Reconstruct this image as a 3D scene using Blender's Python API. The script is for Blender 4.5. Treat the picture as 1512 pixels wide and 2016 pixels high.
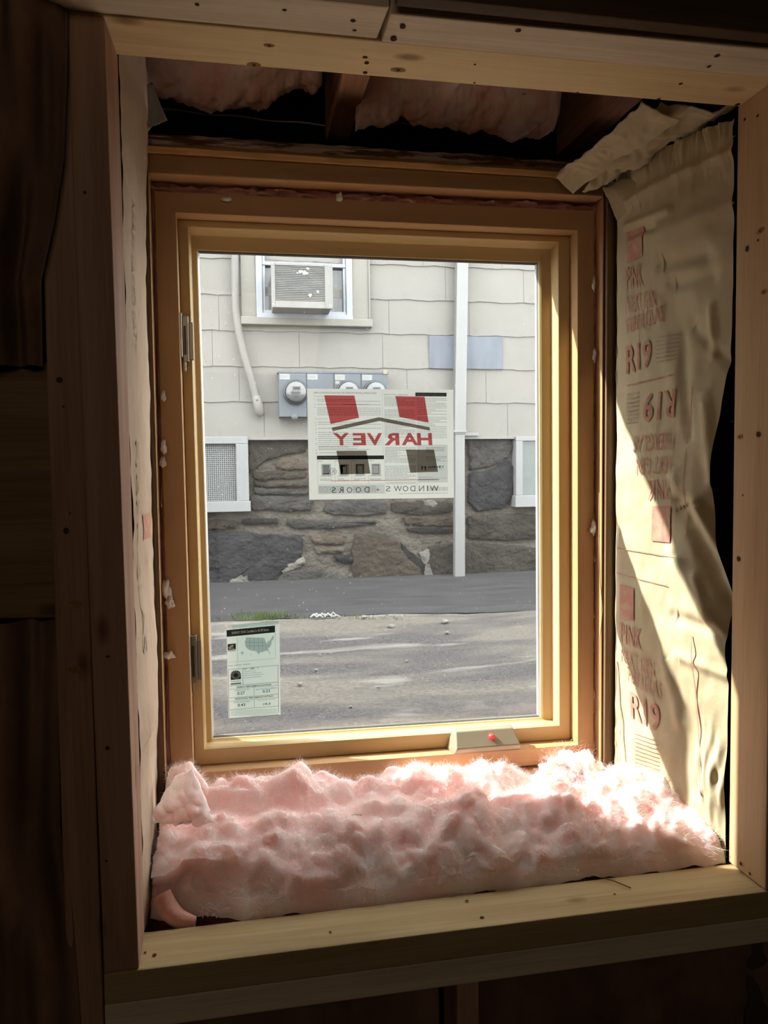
import bpy, bmesh, math, random
from mathutils import Vector, Matrix, noise
random.seed(7)
for o in list(bpy.data.objects): bpy.data.objects.remove(o)
scene = bpy.context.scene
COL = scene.collection

# ---------------------------------------------------------------- camera, light, exposure
FPX = 1480.0
CAM = Vector((-.2429, -1.3633, .5341))
YAW, PIT, ROL = .1801, -.0541, -.012
_f = Vector((math.sin(YAW)*math.cos(PIT), math.cos(YAW)*math.cos(PIT), math.sin(PIT)))
_r = Vector((math.cos(YAW), -math.sin(YAW), 0)); _u = _r.cross(_f)
RR = math.cos(ROL)*_r + math.sin(ROL)*_u
UU = -math.sin(ROL)*_r + math.cos(ROL)*_u
cd = bpy.data.cameras.new('camera'); cam = bpy.data.objects.new('camera', cd); COL.objects.link(cam)
cd.sensor_fit = 'VERTICAL'; cd.sensor_height = 36; cd.sensor_width = 27; cd.lens = 36*FPX/2016
cd.clip_start = .02
m = Matrix((RR, UU, -_f)).transposed().to_4x4(); m.translation = CAM
cam.matrix_world = m
scene.camera = cam

world = bpy.data.worlds.new('sky'); scene.world = world; world.use_nodes = True
bgn = world.node_tree.nodes['Background']
bgn.inputs[0].default_value = (.98, .98, 1, 1); bgn.inputs[1].default_value = 4.2

def light(name, kind, energy, color, loc, direction, size=None, size_y=None):
    l = bpy.data.lights.new(name, kind); l.energy = energy; l.color = color
    o = bpy.data.objects.new(name, l); COL.objects.link(o); o.location = loc
    o.rotation_euler = Vector(direction).to_track_quat('-Z', 'Y').to_euler()
    if size: l.shape = 'RECTANGLE'; l.size = size; l.size_y = size_y or size
    return o
sun = light('sun', 'SUN', 6.0, (1, .965, .90), (-6, 6, 8), (2.3, -1, -2.1)); sun.data.angle = math.radians(.55)
light('room_fill_light', 'AREA', 2.1, (1, .78, .55), (-.6, -2.6, 1.45), (.15, 1, -.55), 1.6, .8)  # added fill lamp, out of view, warms the dark stud fronts

vs = scene.view_settings
vs.view_transform = 'Standard'; vs.look = 'None'; vs.gamma = 1; vs.use_curve_mapping = False
vs.exposure = 1.42
scene.cycles.max_bounces = 10; scene.cycles.diffuse_bounces = 6; scene.cycles.transparent_max_bounces = 12

# ---------------------------------------------------------------- helpers
def ray(px, py): return _f + RR*((px-756)/FPX) - UU*((py-1008)/FPX)
def at(px, py, y):
    v = ray(px, py); return CAM + v*((y-CAM.y)/v.y)
def atz(px, py, z):
    v = ray(px, py); return CAM + v*((z-CAM.z)/v.z)

def tag(o, label=None, cat=None, group=None, kind=None):
    if label: o['label'] = label
    if cat: o['category'] = cat
    if group: o['group'] = group
    if kind: o['kind'] = kind
    return o
def empty(name, loc, label=None, cat=None, group=None, kind=None):
    o = bpy.data.objects.new(name, None); COL.objects.link(o); o.location = loc
    o.empty_display_size = .05
    return tag(o, label, cat, group, kind)
def link(name, me, mats, parent=None, bevel=0, smooth=False, seg=2):
    o = bpy.data.objects.new(name, me); COL.objects.link(o)
    for m_ in (mats if isinstance(mats, (list, tuple)) else [mats]): me.materials.append(m_)
    if parent is not None:
        o.parent = parent
        p = parent; off = Vector((0, 0, 0))
        while p is not None: off += p.location; p = p.parent
        me.transform(Matrix.Translation(-off))
    if smooth:
        for p in me.polygons: p.use_smooth = True
    if bevel:
        b = o.modifiers.new('bevel', 'BEVEL'); b.width = bevel; b.segments = seg; b.limit_method = 'ANGLE'
    return o

class MB:
    def __init__(s): s.v = []; s.f = []; s.m = []; s.sm = []
    def add(s, vs_, fs, mi=0, sm=False):
        n = len(s.v); s.v += [tuple(v) for v in vs_]
        for f in fs: s.f.append([i+n for i in f]); s.m.append(mi); s.sm.append(sm)
        return s
    def box(s, x0, x1, y0, y1, z0, z1, mi=0):
        v = [(x0,y0,z0),(x1,y0,z0),(x1,y0,z1),(x0,y0,z1),(x0,y1,z0),(x1,y1,z0),(x1,y1,z1),(x0,y1,z1)]
        return s.hexa(v, mi)
    def hexa(s, v, mi=0):   # front quad (ccw seen from front), back quad
        return s.add(v, [(0,1,2,3),(5,4,7,6),(4,0,3,7),(1,5,6,2),(3,2,6,7),(4,5,1,0)], mi)
    def prism(s, pts, y0, y1, mi=0, back=None):   # pts (x,z) polygon; ccw seen from -Y
        n = len(pts); b = back or pts
        v = [(p[0], y0, p[1]) for p in pts] + [(p[0], y1, p[1]) for p in b]
        f = [tuple(range(n)), tuple(reversed(range(n, 2*n)))]
        f += [(i, i+n, (i+1) % n+n, (i+1) % n) for i in range(n)]
        return s.add(v, f, mi)
    def tube(s, pts, r, n=12, mi=0, cap=True):
        pts = [Vector(p) for p in pts]; rings = []; base = len(s.v)
        rr = r if isinstance(r, (list, tuple)) else [r]*len(pts)
        up = Vector((0, 0, 1))
        V = []
        for i, p in enumerate(pts):
            d = (pts[min(i+1, len(pts)-1)]-pts[max(i-1, 0)]).normalized()
            if i == 0:
                a = d.cross(up)
                if a.length < .3: a = d.cross(Vector((1, 0, 0)))
            else: a = pa-d*pa.dot(d)
            a.normalize(); pa = a; b = d.cross(a)
            for k in range(n):
                t = 2*math.pi*k/n; V.append(p+(a*math.cos(t)+b*math.sin(t))*rr[i])
        F = []
        for i in range(len(pts)-1):
            for k in range(n):
                F.append((i*n+k, i*n+(k+1) % n, (i+1)*n+(k+1) % n, (i+1)*n+k))
        s.add(V, F, mi, True)
        if cap:
            s.add(V[:n], [tuple(reversed(range(n)))], mi); s.add(V[-n:], [tuple(range(n))], mi)
        return s
    def lathe_y(s, c, prof, n=32, mi=0):   # profile [(r, y)] around an axis along Y through c
        V = []; F = []
        for r, y in prof:
            for k in range(n):
                t = 2*math.pi*k/n; V.append((c[0]+r*math.cos(t), c[1]+y, c[2]+r*math.sin(t)))
        for i in range(len(prof)-1):
            for k in range(n): F.append((i*n+k, i*n+(k+1) % n, (i+1)*n+(k+1) % n, (i+1)*n+k))
        return s.add(V, F, mi, True)
    def disc(s, c, r, n=10, mi=0, ax=(1,0,0), ay=(0,0,1), sy=1):
        ax = Vector(ax); ay = Vector(ay); c = Vector(c)
        return s.add([c+ax*r*math.cos(2*math.pi*k/n)+ay*r*sy*math.sin(2*math.pi*k/n) for k in range(n)], [tuple(range(n))], mi)
    def mesh(s, name='m'):
        me = bpy.data.meshes.new(name); me.from_pydata(s.v, [], s.f); me.validate()
        if len(me.polygons) == len(s.f):
            for p, mi, sm in zip(me.polygons, s.m, s.sm): p.material_index = mi; p.use_smooth = sm
        return me
    def build(s, name, mats, parent=None, bevel=0, smooth=False, fix=True):
        me = s.mesh(name)
        if fix:
            bm = bmesh.new(); bm.from_mesh(me); bmesh.ops.recalc_face_normals(bm, faces=bm.faces); bm.to_mesh(me); bm.free()
        return link(name, me, mats, parent, bevel, smooth)

def grid(fn, nu, nv, mi=0, mb=None):
    mb = mb or MB()
    V = [fn(i/(nu-1), j/(nv-1)) for j in range(nv) for i in range(nu)]
    F = [(j*nu+i, j*nu+i+1, (j+1)*nu+i+1, (j+1)*nu+i) for j in range(nv-1) for i in range(nu-1)]
    return mb.add(V, F, mi, True)
def lerp(a, b, t): return a+(b-a)*t
def interp(tab, x):
    if x <= tab[0][0]: return tab[0][1]
    for (a, b), (c, d) in zip(tab, tab[1:]):
        if x <= c:
            t = (x-a)/(c-a); return b+(d-b)*t
    return tab[-1][1]
def quadpt(q, u, v):    # q = TL,TR,BR,BL ; u right, v down
    return (q[0]*(1-u)+q[1]*u)*(1-v)+(q[3]*(1-u)+q[2]*u)*v
def ns(x, y, z, s=1.0): return noise.noise(Vector((x*s, y*s, z*s)))

# ---- text as mesh (2D), placed by a mapping
_tc = {}
def text2d(txt, bold=0.0):
    key = (txt, bold)
    if key in _tc: return _tc[key]
    c = bpy.data.curves.new('t', 'FONT'); c.body = txt; c.size = 1; c.resolution_u = 3; c.offset = bold
    o = bpy.data.objects.new('t', c); COL.objects.link(o)
    dg = bpy.context.evaluated_depsgraph_get()
    me = bpy.data.meshes.new_from_object(o.evaluated_get(dg))
    vs_ = [v.co.copy() for v in me.vertices]; fs = [tuple(p.vertices) for p in me.polygons]
    bpy.data.objects.remove(o); bpy.data.curves.remove(c); bpy.data.meshes.remove(me)
    if vs_:
        x0 = min(v.x for v in vs_); x1 = max(v.x for v in vs_); y0 = min(v.y for v in vs_); y1 = max(v.y for v in vs_)
    else: x0 = y0 = 0; x1 = y1 = 1
    r = ([((v.x-x0)/(x1-x0+1e-9), (v.y-y0)/(y1-y0+1e-9)) for v in vs_], fs); _tc[key] = r
    return r
def put_text(mb, txt, u0, u1, v0, v1, fn, mi=0, flipx=False, flipy=False, bold=0.0, slant=0):
    """text filling the box u0..u1 (left-right), v0 (top)..v1 (bottom) of the surface fn(u,v)."""
    vs_, fs = text2d(txt, bold)
    out = []
    for a, b in vs_:
        if flipx: a = 1-a
        if flipy: b = 1-b
        out.append(fn(lerp(u0, u1, a)+slant*b, lerp(v1, v0, b)))
    mb.add(out, fs, mi)
def put_rect(mb, u0, u1, v0, v1, fn, mi=0, nu=1, nv=1):
    V = [fn(lerp(u0, u1, i/nu), lerp(v0, v1, j/nv)) for j in range(nv+1) for i in range(nu+1)]
    F = [(j*(nu+1)+i, (j+1)*(nu+1)+i, (j+1)*(nu+1)+i+1, j*(nu+1)+i+1) for j in range(nv) for i in range(nu)]
    mb.add(V, F, mi)
def put_poly(mb, pts, fn, mi=0): mb.add([fn(u, v) for u, v in pts], [tuple(range(len(pts)))], mi)

# ---------------------------------------------------------------- materials
MATS = {}
def mat(name, color=(.5,.5,.5), rough=.6, metal=0, **k):
    if name in MATS: return MATS[name]
    m_ = bpy.data.materials.new(name); m_.use_nodes = True; MATS[name] = m_
    nt = m_.node_tree; b = nt.nodes['Principled BSDF']
    b.inputs['Base Color'].default_value = (*color, 1); b.inputs['Roughness'].default_value = rough
    b.inputs['Metallic'].default_value = metal
    b.inputs['Specular IOR Level'].default_value = k.get('spec', .12 if rough > .4 else .4)
    var = k.get('var', .12); sc = k.get('scale', (6, 6, 6)); bump = k.get('bump', 0)
    tc = nt.nodes.new('ShaderNodeTexCoord'); mp = nt.nodes.new('ShaderNodeMapping'); mp.inputs['Scale'].default_value = sc
    nt.links.new(tc.outputs['Object'], mp.inputs[0])
    n = nt.nodes.new('ShaderNodeTexNoise'); n.inputs['Scale'].default_value = 1; n.inputs['Detail'].default_value = 6; n.inputs['Roughness'].default_value = .6
    nt.links.new(mp.outputs[0], n.inputs[0])
    r = nt.nodes.new('ShaderNodeValToRGB')
    c2 = k.get('c2', tuple(c*(1-var*2) for c in color)); c1 = tuple(min(1, c*(1+var*.6)) for c in color)
    r.color_ramp.elements[0].position = k.get('p0', .3); r.color_ramp.elements[1].position = k.get('p1', .7)
    r.color_ramp.elements[0].color = (*c2, 1); r.color_ramp.elements[1].color = (*c1, 1)
    nt.links.new(n.outputs[0], r.inputs[0]); nt.links.new(r.outputs[0], b.inputs['Base Color'])
    if bump:
        bu = nt.nodes.new('ShaderNodeBump'); bu.inputs['Strength'].default_value = bump; bu.inputs['Distance'].default_value = k.get('bd', .003)
        n2 = nt.nodes.new('ShaderNodeTexNoise'); n2.inputs['Scale'].default_value = k.get('bs', 60); n2.inputs['Detail'].default_value = 5
        nt.links.new(mp.outputs[0] if k.get('bm') else tc.outputs['Object'], n2.inputs[0]); nt.links.new(n2.outputs[0], bu.inputs['Height']); nt.links.new(bu.outputs[0], b.inputs['Normal'])
    return m_
def wood(name, light_c, dark_c, axis, knots=True, rough=.6, fine=1.0, contrast=1.0):
    """softwood: stretched grain along an axis, growth bands and the odd knot"""
    if name in MATS: return MATS[name]
    m_ = bpy.data.materials.new(name); m_.use_nodes = True; MATS[name] = m_
    nt = m_.node_tree; N = nt.nodes; L = nt.links; b = N['Principled BSDF']; b.inputs['Roughness'].default_value = rough
    b.inputs['Specular IOR Level'].default_value = .25
    tc = N.new('ShaderNodeTexCoord')
    def mapping(a, c):
        mp = N.new('ShaderNodeMapping'); s = [c, c, c]; s['XYZ'.index(axis)] = a; mp.inputs['Scale'].default_value = s
        L.new(tc.outputs['Object'], mp.inputs[0]); return mp
    n1 = N.new('ShaderNodeTexNoise'); n1.inputs['Scale'].default_value = 1; n1.inputs['Detail'].default_value = 7; n1.inputs['Distortion'].default_value = .6
    L.new(mapping(1.6*fine, 26*fine).outputs[0], n1.inputs[0])
    n2 = N.new('ShaderNodeTexNoise'); n2.inputs['Scale'].default_value = 1; n2.inputs['Detail'].default_value = 4
    L.new(mapping(9*fine, 320*fine).outputs[0], n2.inputs[0])
    mx = N.new('ShaderNodeMath'); mx.operation = 'MULTIPLY_ADD'; mx.inputs[1].default_value = .45
    L.new(n2.outputs[0], mx.inputs[0]); L.new(n1.outputs[0], mx.inputs[2])
    r = N.new('ShaderNodeValToRGB'); r.color_ramp.elements[0].position = .72-.25*contrast; r.color_ramp.elements[1].position = .72+.14*contrast
    r.color_ramp.elements[0].color = (*dark_c, 1); r.color_ramp.elements[1].color = (*light_c, 1)
    L.new(mx.outputs[0], r.inputs[0])
    out = r.outputs[0]
    if knots:
        v = N.new('ShaderNodeTexVoronoi'); v.inputs['Scale'].default_value = 1
        L.new(mapping(5.0, 11.0).outputs[0], v.inputs[0])
        rr = N.new('ShaderNodeValToRGB'); rr.color_ramp.elements[0].position = .05; rr.color_ramp.elements[1].position = .13
        rr.color_ramp.elements[0].color = (.30, .17, .09, 1); rr.color_ramp.elements[1].color = (1, 1, 1, 1)
        L.new(v.outputs['Distance'], rr.inputs[0])
        mu = N.new('ShaderNodeMixRGB'); mu.blend_type = 'MULTIPLY'; mu.inputs[0].default_value = .75
        L.new(out, mu.inputs[1]); L.new(rr.outputs[0], mu.inputs[2]); out = mu.outputs[0]
    L.new(out, b.inputs['Base Color'])
    bu = N.new('ShaderNodeBump'); bu.inputs['Strength'].default_value = .35; bu.inputs['Distance'].default_value = .0012
    L.new(mx.outputs[0], bu.inputs['Height']); L.new(bu.outputs[0], b.inputs['Normal'])
    return m_

PINE_L, PINE_D = (.82, .64, .36), (.64, .46, .24)
pineX = wood('pine_x', PINE_L, PINE_D, 'X'); pineZ = wood('pine_z', PINE_L, PINE_D, 'Z')
greyX = wood('weathered_pine_x', (.80, .68, .52), (.56, .45, .33), 'X')
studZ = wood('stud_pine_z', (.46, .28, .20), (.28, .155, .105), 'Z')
oldZ = wood('old_timber_z', (.20, .12, .06), (.08, .045, .025), 'Z', knots=False)
oldY = wood('old_timber_y', (.50, .26, .16), (.20, .10, .06), 'Y', knots=False)
oldX = wood('old_timber_x', (.30, .16, .08), (.10, .05, .03), 'X', knots=False, contrast=1.6)
panelX = wood('panel_pine_x', (.28, .18, .08), (.14, .08, .035), 'X', fine=.8)
clearX = wood('clear_pine_x', (.64, .47, .24), (.56, .39, .18), 'X', knots=False, rough=.45, contrast=1.5)
clearZ = wood('clear_pine_z', (.64, .47, .24), (.56, .39, .18), 'Z', knots=False, rough=.45, contrast=1.5)
jambX = wood('jamb_pine_x', (.52, .32, .16), (.44, .26, .12), 'X', knots=False, rough=.5, contrast=1.5)
jambZ = wood('jamb_pine_z', (.52, .32, .16), (.44, .26, .12), 'Z', knots=False, rough=.5, contrast=1.5)
nailm = mat('nail_dark', (.09, .05, .028), .9, spec=.05)
knotm = mat('knot_brown', (.42, .25, .11), .8, c2=(.25, .13, .05), scale=(90, 90, 90), spec=.05)
metal = mat('hinge_metal', (.48, .43, .34), .35, .85, var=.1)
voidm = mat('dark_void', (.012, .010, .008), .9)
gasket = mat('gasket', (.10, .095, .085), .5)
spacer = mat('glass_spacer', (.50, .52, .52), .35, .5)

def insulation(name, col, col2, sss=.5):
    m_ = mat(name, col, .95, c2=col2, scale=(14, 14, 14), bump=.35, bs=220, bd=.002, spec=.02, p0=.32, p1=.62)
    b = m_.node_tree.nodes['Principled BSDF']
    b.inputs['Subsurface Weight'].default_value = sss; b.inputs['Subsurface Radius'].default_value = (.030, .016, .015); b.inputs['Subsurface Scale'].default_value = 1
    try: b.inputs['Sheen Weight'].default_value = .3
    except Exception: pass
    return m_
pink = insulation('pink_insulation', (.97, .77, .745), (.93, .64, .615), .85)
pinkceil = insulation('ceiling_pink_insulation', (.97, .68, .61), (.86, .46, .38))
pinkdeep = insulation('deep_pink_insulation', (.85, .32, .36), (.75, .22, .26))
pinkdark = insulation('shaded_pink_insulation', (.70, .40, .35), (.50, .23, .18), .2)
fib = mat('glass_fibre', (.97, .80, .78), .8, spec=.05)
_nt = fib.node_tree; _tl = _nt.nodes.new('ShaderNodeBsdfTranslucent'); _tl.inputs[0].default_value = (.97, .84, .82, 1); _mx = _nt.nodes.new('ShaderNodeMixShader'); _mx.inputs[0].default_value = .45
_nt.links.new(_nt.nodes['Principled BSDF'].outputs[0], _mx.inputs[1]); _nt.links.new(_tl.outputs[0], _mx.inputs[2]); _nt.links.new(_mx.outputs[0], _nt.nodes['Material Output'].inputs[0])

def kraft(name, col, c2, trans=.0):
    return mat(name, col, .75, c2=c2, scale=(9, 9, 5), bump=.35, bs=35, bd=.004, spec=.15)
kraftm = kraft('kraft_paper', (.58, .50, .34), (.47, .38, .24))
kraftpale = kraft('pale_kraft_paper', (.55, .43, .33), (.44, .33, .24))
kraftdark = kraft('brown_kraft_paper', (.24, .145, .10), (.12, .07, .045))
redink = mat('faded_red_ink', (.48, .22, .17), .8, c2=(.54, .36, .25), scale=(60, 60, 60), p0=.35, p1=.6)
thinink = mat('faded_dark_ink', (.38, .31, .22), .8, c2=(.50, .42, .29), scale=(90, 90, 90))

# ---------------------------------------------------------------- room shell
def struct(name, mb, m_, **k): return tag(mb.build(name, m_, **k), kind='structure')
shell = mat('rough_dark_boards', (.10, .07, .05), .9)
conc = mat('dusty_floor', (.16, .14, .12), .9)
struct('floor', MB().box(-2.6, 2.6, -4.2, .09, -1.0, -.92), conc)
struct('wall_back', MB().box(-2.6, 2.6, -4.3, -4.2, -1.0, 2.2), shell)
struct('wall_left', MB().box(-2.7, -2.6, -4.3, .09, -1.0, 2.2), shell)
struct('wall_right', MB().box(2.6, 2.7, -4.3, .09, -1.0, 2.2), shell)
struct('ceiling', MB().box(-2.7, 2.7, -4.3, .175, 1.5, 1.6), voidm)
# outer wall of the building with the window opening
OX0, OX1, OZ0, OZ1 = -.398, .430, -.050, 1.036
w = MB()
w.box(-2.7, OX0-.04, .0, .09, -1.0, 1.05); w.box(OX1+.04, 2.7, .0, .09, -1.0, 1.05)
w.box(OX0-.04, OX1+.04, .0, .09, -1.0, OZ0-.04)
struct('wall_front', w, shell)
struct('trim_1', MB().box(-2.7, 2.7, .157, .169, 1.112, 1.5).box(-2.7, 2.7, .06, .165, 1.106, 1.122), voidm)   # rim board above the outer wall

# ---------------------------------------------------------------- ground and neighbouring house
HY = 4.14
GZ = -.30
def ground_mat():
    m_ = bpy.data.materials.new('asphalt_driveway'); m_.use_nodes = True
    nt = m_.node_tree; N = nt.nodes; L = nt.links; b = N['Principled BSDF']; b.inputs['Roughness'].default_value = .9; b.inputs['Specular IOR Level'].default_value = .1
    tc = N.new('ShaderNodeTexCoord')
    def nz(sc, scale, det=6, dist=0):
        mp = N.new('ShaderNodeMapping'); mp.inputs['Scale'].default_value = sc; L.new(tc.outputs['Object'], mp.inputs[0])
        n = N.new('ShaderNodeTexNoise'); n.inputs['Scale'].default_value = scale; n.inputs['Detail'].default_value = det; n.inputs['Distortion'].default_value = dist
        L.new(mp.outputs[0], n.inputs[0]); return n
    def ramp(n, p0, p1, c0, c1):
        r = N.new('ShaderNodeValToRGB'); r.color_ramp.elements[0].position = p0; r.color_ramp.elements[1].position = p1
        r.color_ramp.elements[0].color = (*c0, 1); r.color_ramp.elements[1].color = (*c1, 1); L.new(n.outputs[0], r.inputs[0]); return r
    fine = ramp(nz((1, 1, 1), 130, 5), .35, .68, (0.0226, 0.0213, 0.0220), (0.0785, 0.0722, 0.0710))
    sand = ramp(nz((1, 1, 1), 60, 6), .3, .7, (0.0628, 0.0553, 0.0464), (0.1099, 0.0993, 0.0855))
    mask = ramp(nz((.55, 1.9, 1), 1.25, 9, .5), .43, .54, (0, 0, 0), (1, 1, 1))
    mx = N.new('ShaderNodeMixRGB'); L.new(mask.outputs[0], mx.inputs[0]); L.new(fine.outputs[0], mx.inputs[1]); L.new(sand.outputs[0], mx.inputs[2])
    pale = ramp(nz((.6, 2.4, 1), 2.6, 8, .3), .60, .68, (0, 0, 0), (.75, .75, .75))
    m2 = N.new('ShaderNodeMixRGB'); L.new(pale.outputs[0], m2.inputs[0]); L.new(mx.outputs[0], m2.inputs[1]); m2.inputs[2].default_value = (0.1445, 0.1351, 0.1225, 1)
    L.new(m2.outputs[0], b.inputs['Base Color'])
    bu = N.new('ShaderNodeBump'); bu.inputs['Strength'].default_value = .7; bu.inputs['Distance'].default_value = .01
    L.new(nz((1, 1, 1), 110).outputs[0], bu.inputs['Height']); L.new(bu.outputs[0], b.inputs['Normal'])
    return m_
def gfn(u, v):
    x = lerp(-9.2, 7, u); y = lerp(.1, 9, v)
    return (x, y, GZ-.012+.012*ns(x, y, 0, 1.4)+.005*ns(x, y, 3, 6))
g = grid(gfn, 220, 150); tag(g.build('driveway', ground_mat(), fix=False), 'worn grey driveway patched with pale sand between the two houses', None, kind='structure')
apr = mat('smooth_asphalt', (0.0304, 0.0294, 0.0304), .8, scale=(3, 12, 3), var=.18, bump=.4, bs=70, bd=.006)
def afn(u, v):
    x = lerp(-6, 6, u); ye = 2.98+.05*ns(x, 0, 5, 1.2)+.03*ns(x, 0, 9, 7)-.10*min(1, max(0, (x-.3)/1.2))
    y = lerp(ye, HY+.02, v)
    return (x, y, GZ-.01+(.0 if v == 0 else .02+.035*v)+.004*ns(x, y, 1, 5))
a = grid(afn, 300, 24); tag(a.build('asphalt_apron', apr, fix=False), kind='structure')

house = empty('neighbouring_house', (0, HY, GZ), 'cream shingled house across the driveway on a dark rubble stone base', 'house')
cream = mat('cream_paint', (0.1208, 0.1159, 0.1056), .7, scale=(2.5, 2.5, 2.5), var=.05, bump=.25, bs=90, bd=.002)
creamtrim = mat('cream_trim_paint', (0.1277, 0.1214, 0.1076), .55, var=.03)
whitep = mat('white_paint', (0.1368, 0.1397, 0.1397), .45, var=.04)
# core (keeps the light out, solid behind the cladding)
MB().box(-9, 5, HY+.10, HY+3, GZ, 7.0).build('wall_core', cream, house)
def E(px, py, y=HY): p = at(px, py, y); return p.x, p.z
# shingle courses: lower edges measured in the photo
zb = E(720, 860)[1]
step = .2505
sid = MB(); seams = []
ncourse = 9
for c in range(ncourse):
    z0 = zb+c*step if c else zb
    z1 = z0+step+.03
    off = (c % 2)*.31+.13*(c % 3)
    x = -5.6+off
    while x < 4.6:
        x1 = x+.61
        n = 14; V = []; F = []
        for i in range(n+1):
            xx = lerp(x+.0012, x1-.0012, i/n); wz = .0035*math.sin(xx*21+c*1.7)+.0018*math.sin(xx*57+c)+.002*ns(xx, c, 0, 9)
            V += [(xx, HY-.022, z0+wz), (xx, HY-.013, z1), (xx, HY-.0125, z0+wz)]
        for i in range(n):
            a_ = i*3; F += [(a_, a_+3, a_+4, a_+1), (a_+2, a_+5, a_+3, a_)]
        # skip shingles behind the big window
        sid.add(V, F)
        for dx in (.05, .30, .56):
            seams.append((x+dx, z0+.035))
        x = x1
sidm = sid
for sx, sz in seams:
    if -1.2 < sx < 2.4 and sz < 2.4: sidm.disc((sx, HY-.0220, sz), .004, 6, 1)
sidm.build('shingle_siding', [cream, mat('nail_rust', (0.0813, 0.0701, 0.0595), .7)], house, fix=False)
MB().box(-5.6, 4.6, HY-.012, HY+.10, zb-.002, 7.0).build('sheathing', mat('sheathing_paint', (0.1223, 0.1183, 0.1071), .8), house)  # sheathing behind the shingle joints, close to the cream paint
MB().box(-5.6, 4.6, HY-.024, HY+.0, zb-.02, zb+.004).build('sill_board', creamtrim, house)
# bluish replacement shingle
x0, z1 = E(843, 661); x1, _ = E(987, 664); _, z0 = E(900, 727)
sh = MB(); sh.box(x0, x1, HY-.030, HY-.012, z0, z1-.004)
tag(sh.build('replacement_shingle', mat('blue_grey_shingle', (0.0926, 0.1018, 0.1183), .75, scale=(12, 2, 3), var=.12), house, bevel=.002), 'bluish grey unpainted replacement shingle')

# stone base
def rot_mat(name, a, b, c, sc=7):
    m_ = mat(name, a, .85, c2=b, scale=(sc*.7, sc, sc*1.6), bump=1, bs=22, bd=.035, p0=.36, p1=.62)
    nt = m_.node_tree; N = nt.nodes; L = nt.links; bs = N['Principled BSDF']
    old = bs.inputs['Base Color'].links[0].from_socket
    tc = N.new('ShaderNodeTexCoord'); n = N.new('ShaderNodeTexNoise'); n.inputs['Scale'].default_value = 11; n.inputs['Detail'].default_value = 10; n.inputs['Roughness'].default_value = .75
    mp = N.new('ShaderNodeMapping'); mp.inputs['Scale'].default_value = (.6, 1, 2.2); mp.inputs['Rotation'].default_value = (0, .25, 0)
    L.new(tc.outputs['Object'], mp.inputs[0]); L.new(mp.outputs[0], n.inputs[0])
    r = N.new('ShaderNodeValToRGB'); r.color_ramp.elements[0].position = .56; r.color_ramp.elements[1].position = .66
    L.new(n.outputs[0], r.inputs[0])
    mx = N.new('ShaderNodeMixRGB'); L.new(r.outputs[0], mx.inputs[0]); L.new(old, mx.inputs[1]); mx.inputs[2].default_value = (*c, 1); L.new(mx.outputs[0], bs.inputs['Base Color'])
    return m_
mortar = rot_mat('mortar', (0.0597, 0.0529, 0.0427), (0.0397, 0.0346, 0.0288), (0.0714, 0.0655, 0.0558))
st_dark = rot_mat('slate_dark', (0.0169, 0.0165, 0.0178), (0.0089, 0.0084, 0.0093), (0.0296, 0.0267, 0.0250))
st_grey = rot_mat('slate_grey', (0.0296, 0.0279, 0.0258), (0.0178, 0.0165, 0.0156), (0.0418, 0.0376, 0.0330))
st_brown = rot_mat('slate_brown', (0.0296, 0.0232, 0.0169), (0.0169, 0.0131, 0.0101), (0.0397, 0.0330, 0.0237))
st_olive = rot_mat('slate_olive', (0.0228, 0.0199, 0.0156), (0.0131, 0.0110, 0.0089), (0.0317, 0.0279, 0.0220))
st_black = rot_mat('slate_black', (0.0101, 0.0089, 0.0084), (0.0059, 0.0055, 0.0051), (0.0199, 0.0178, 0.0161))
st_tan = rot_mat('stone_tan', (0.0478, 0.0376, 0.0279), (0.0339, 0.0258, 0.0190), (0.0558, 0.0478, 0.0360))
st_pale = rot_mat('stone_pale', (0.0913, 0.0854, 0.0757), (0.0655, 0.0618, 0.0537), (0.1032, 0.0973, 0.0875))
SM = [mortar, st_dark, st_grey, st_brown, st_olive, st_black, st_tan, st_pale]
fnd = MB()
zt = zb+.01
grid(lambda u, v: (lerp(-6, 5, u), HY+.045+.012*ns(lerp(-6, 5, u), 0, lerp(zt, GZ-.1, v), 6)+.006*ns(lerp(-6, 5, u), 4, lerp(zt, GZ-.1, v), 18), lerp(zt, GZ-.1, v)), 500, 70, 0, fnd)
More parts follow.
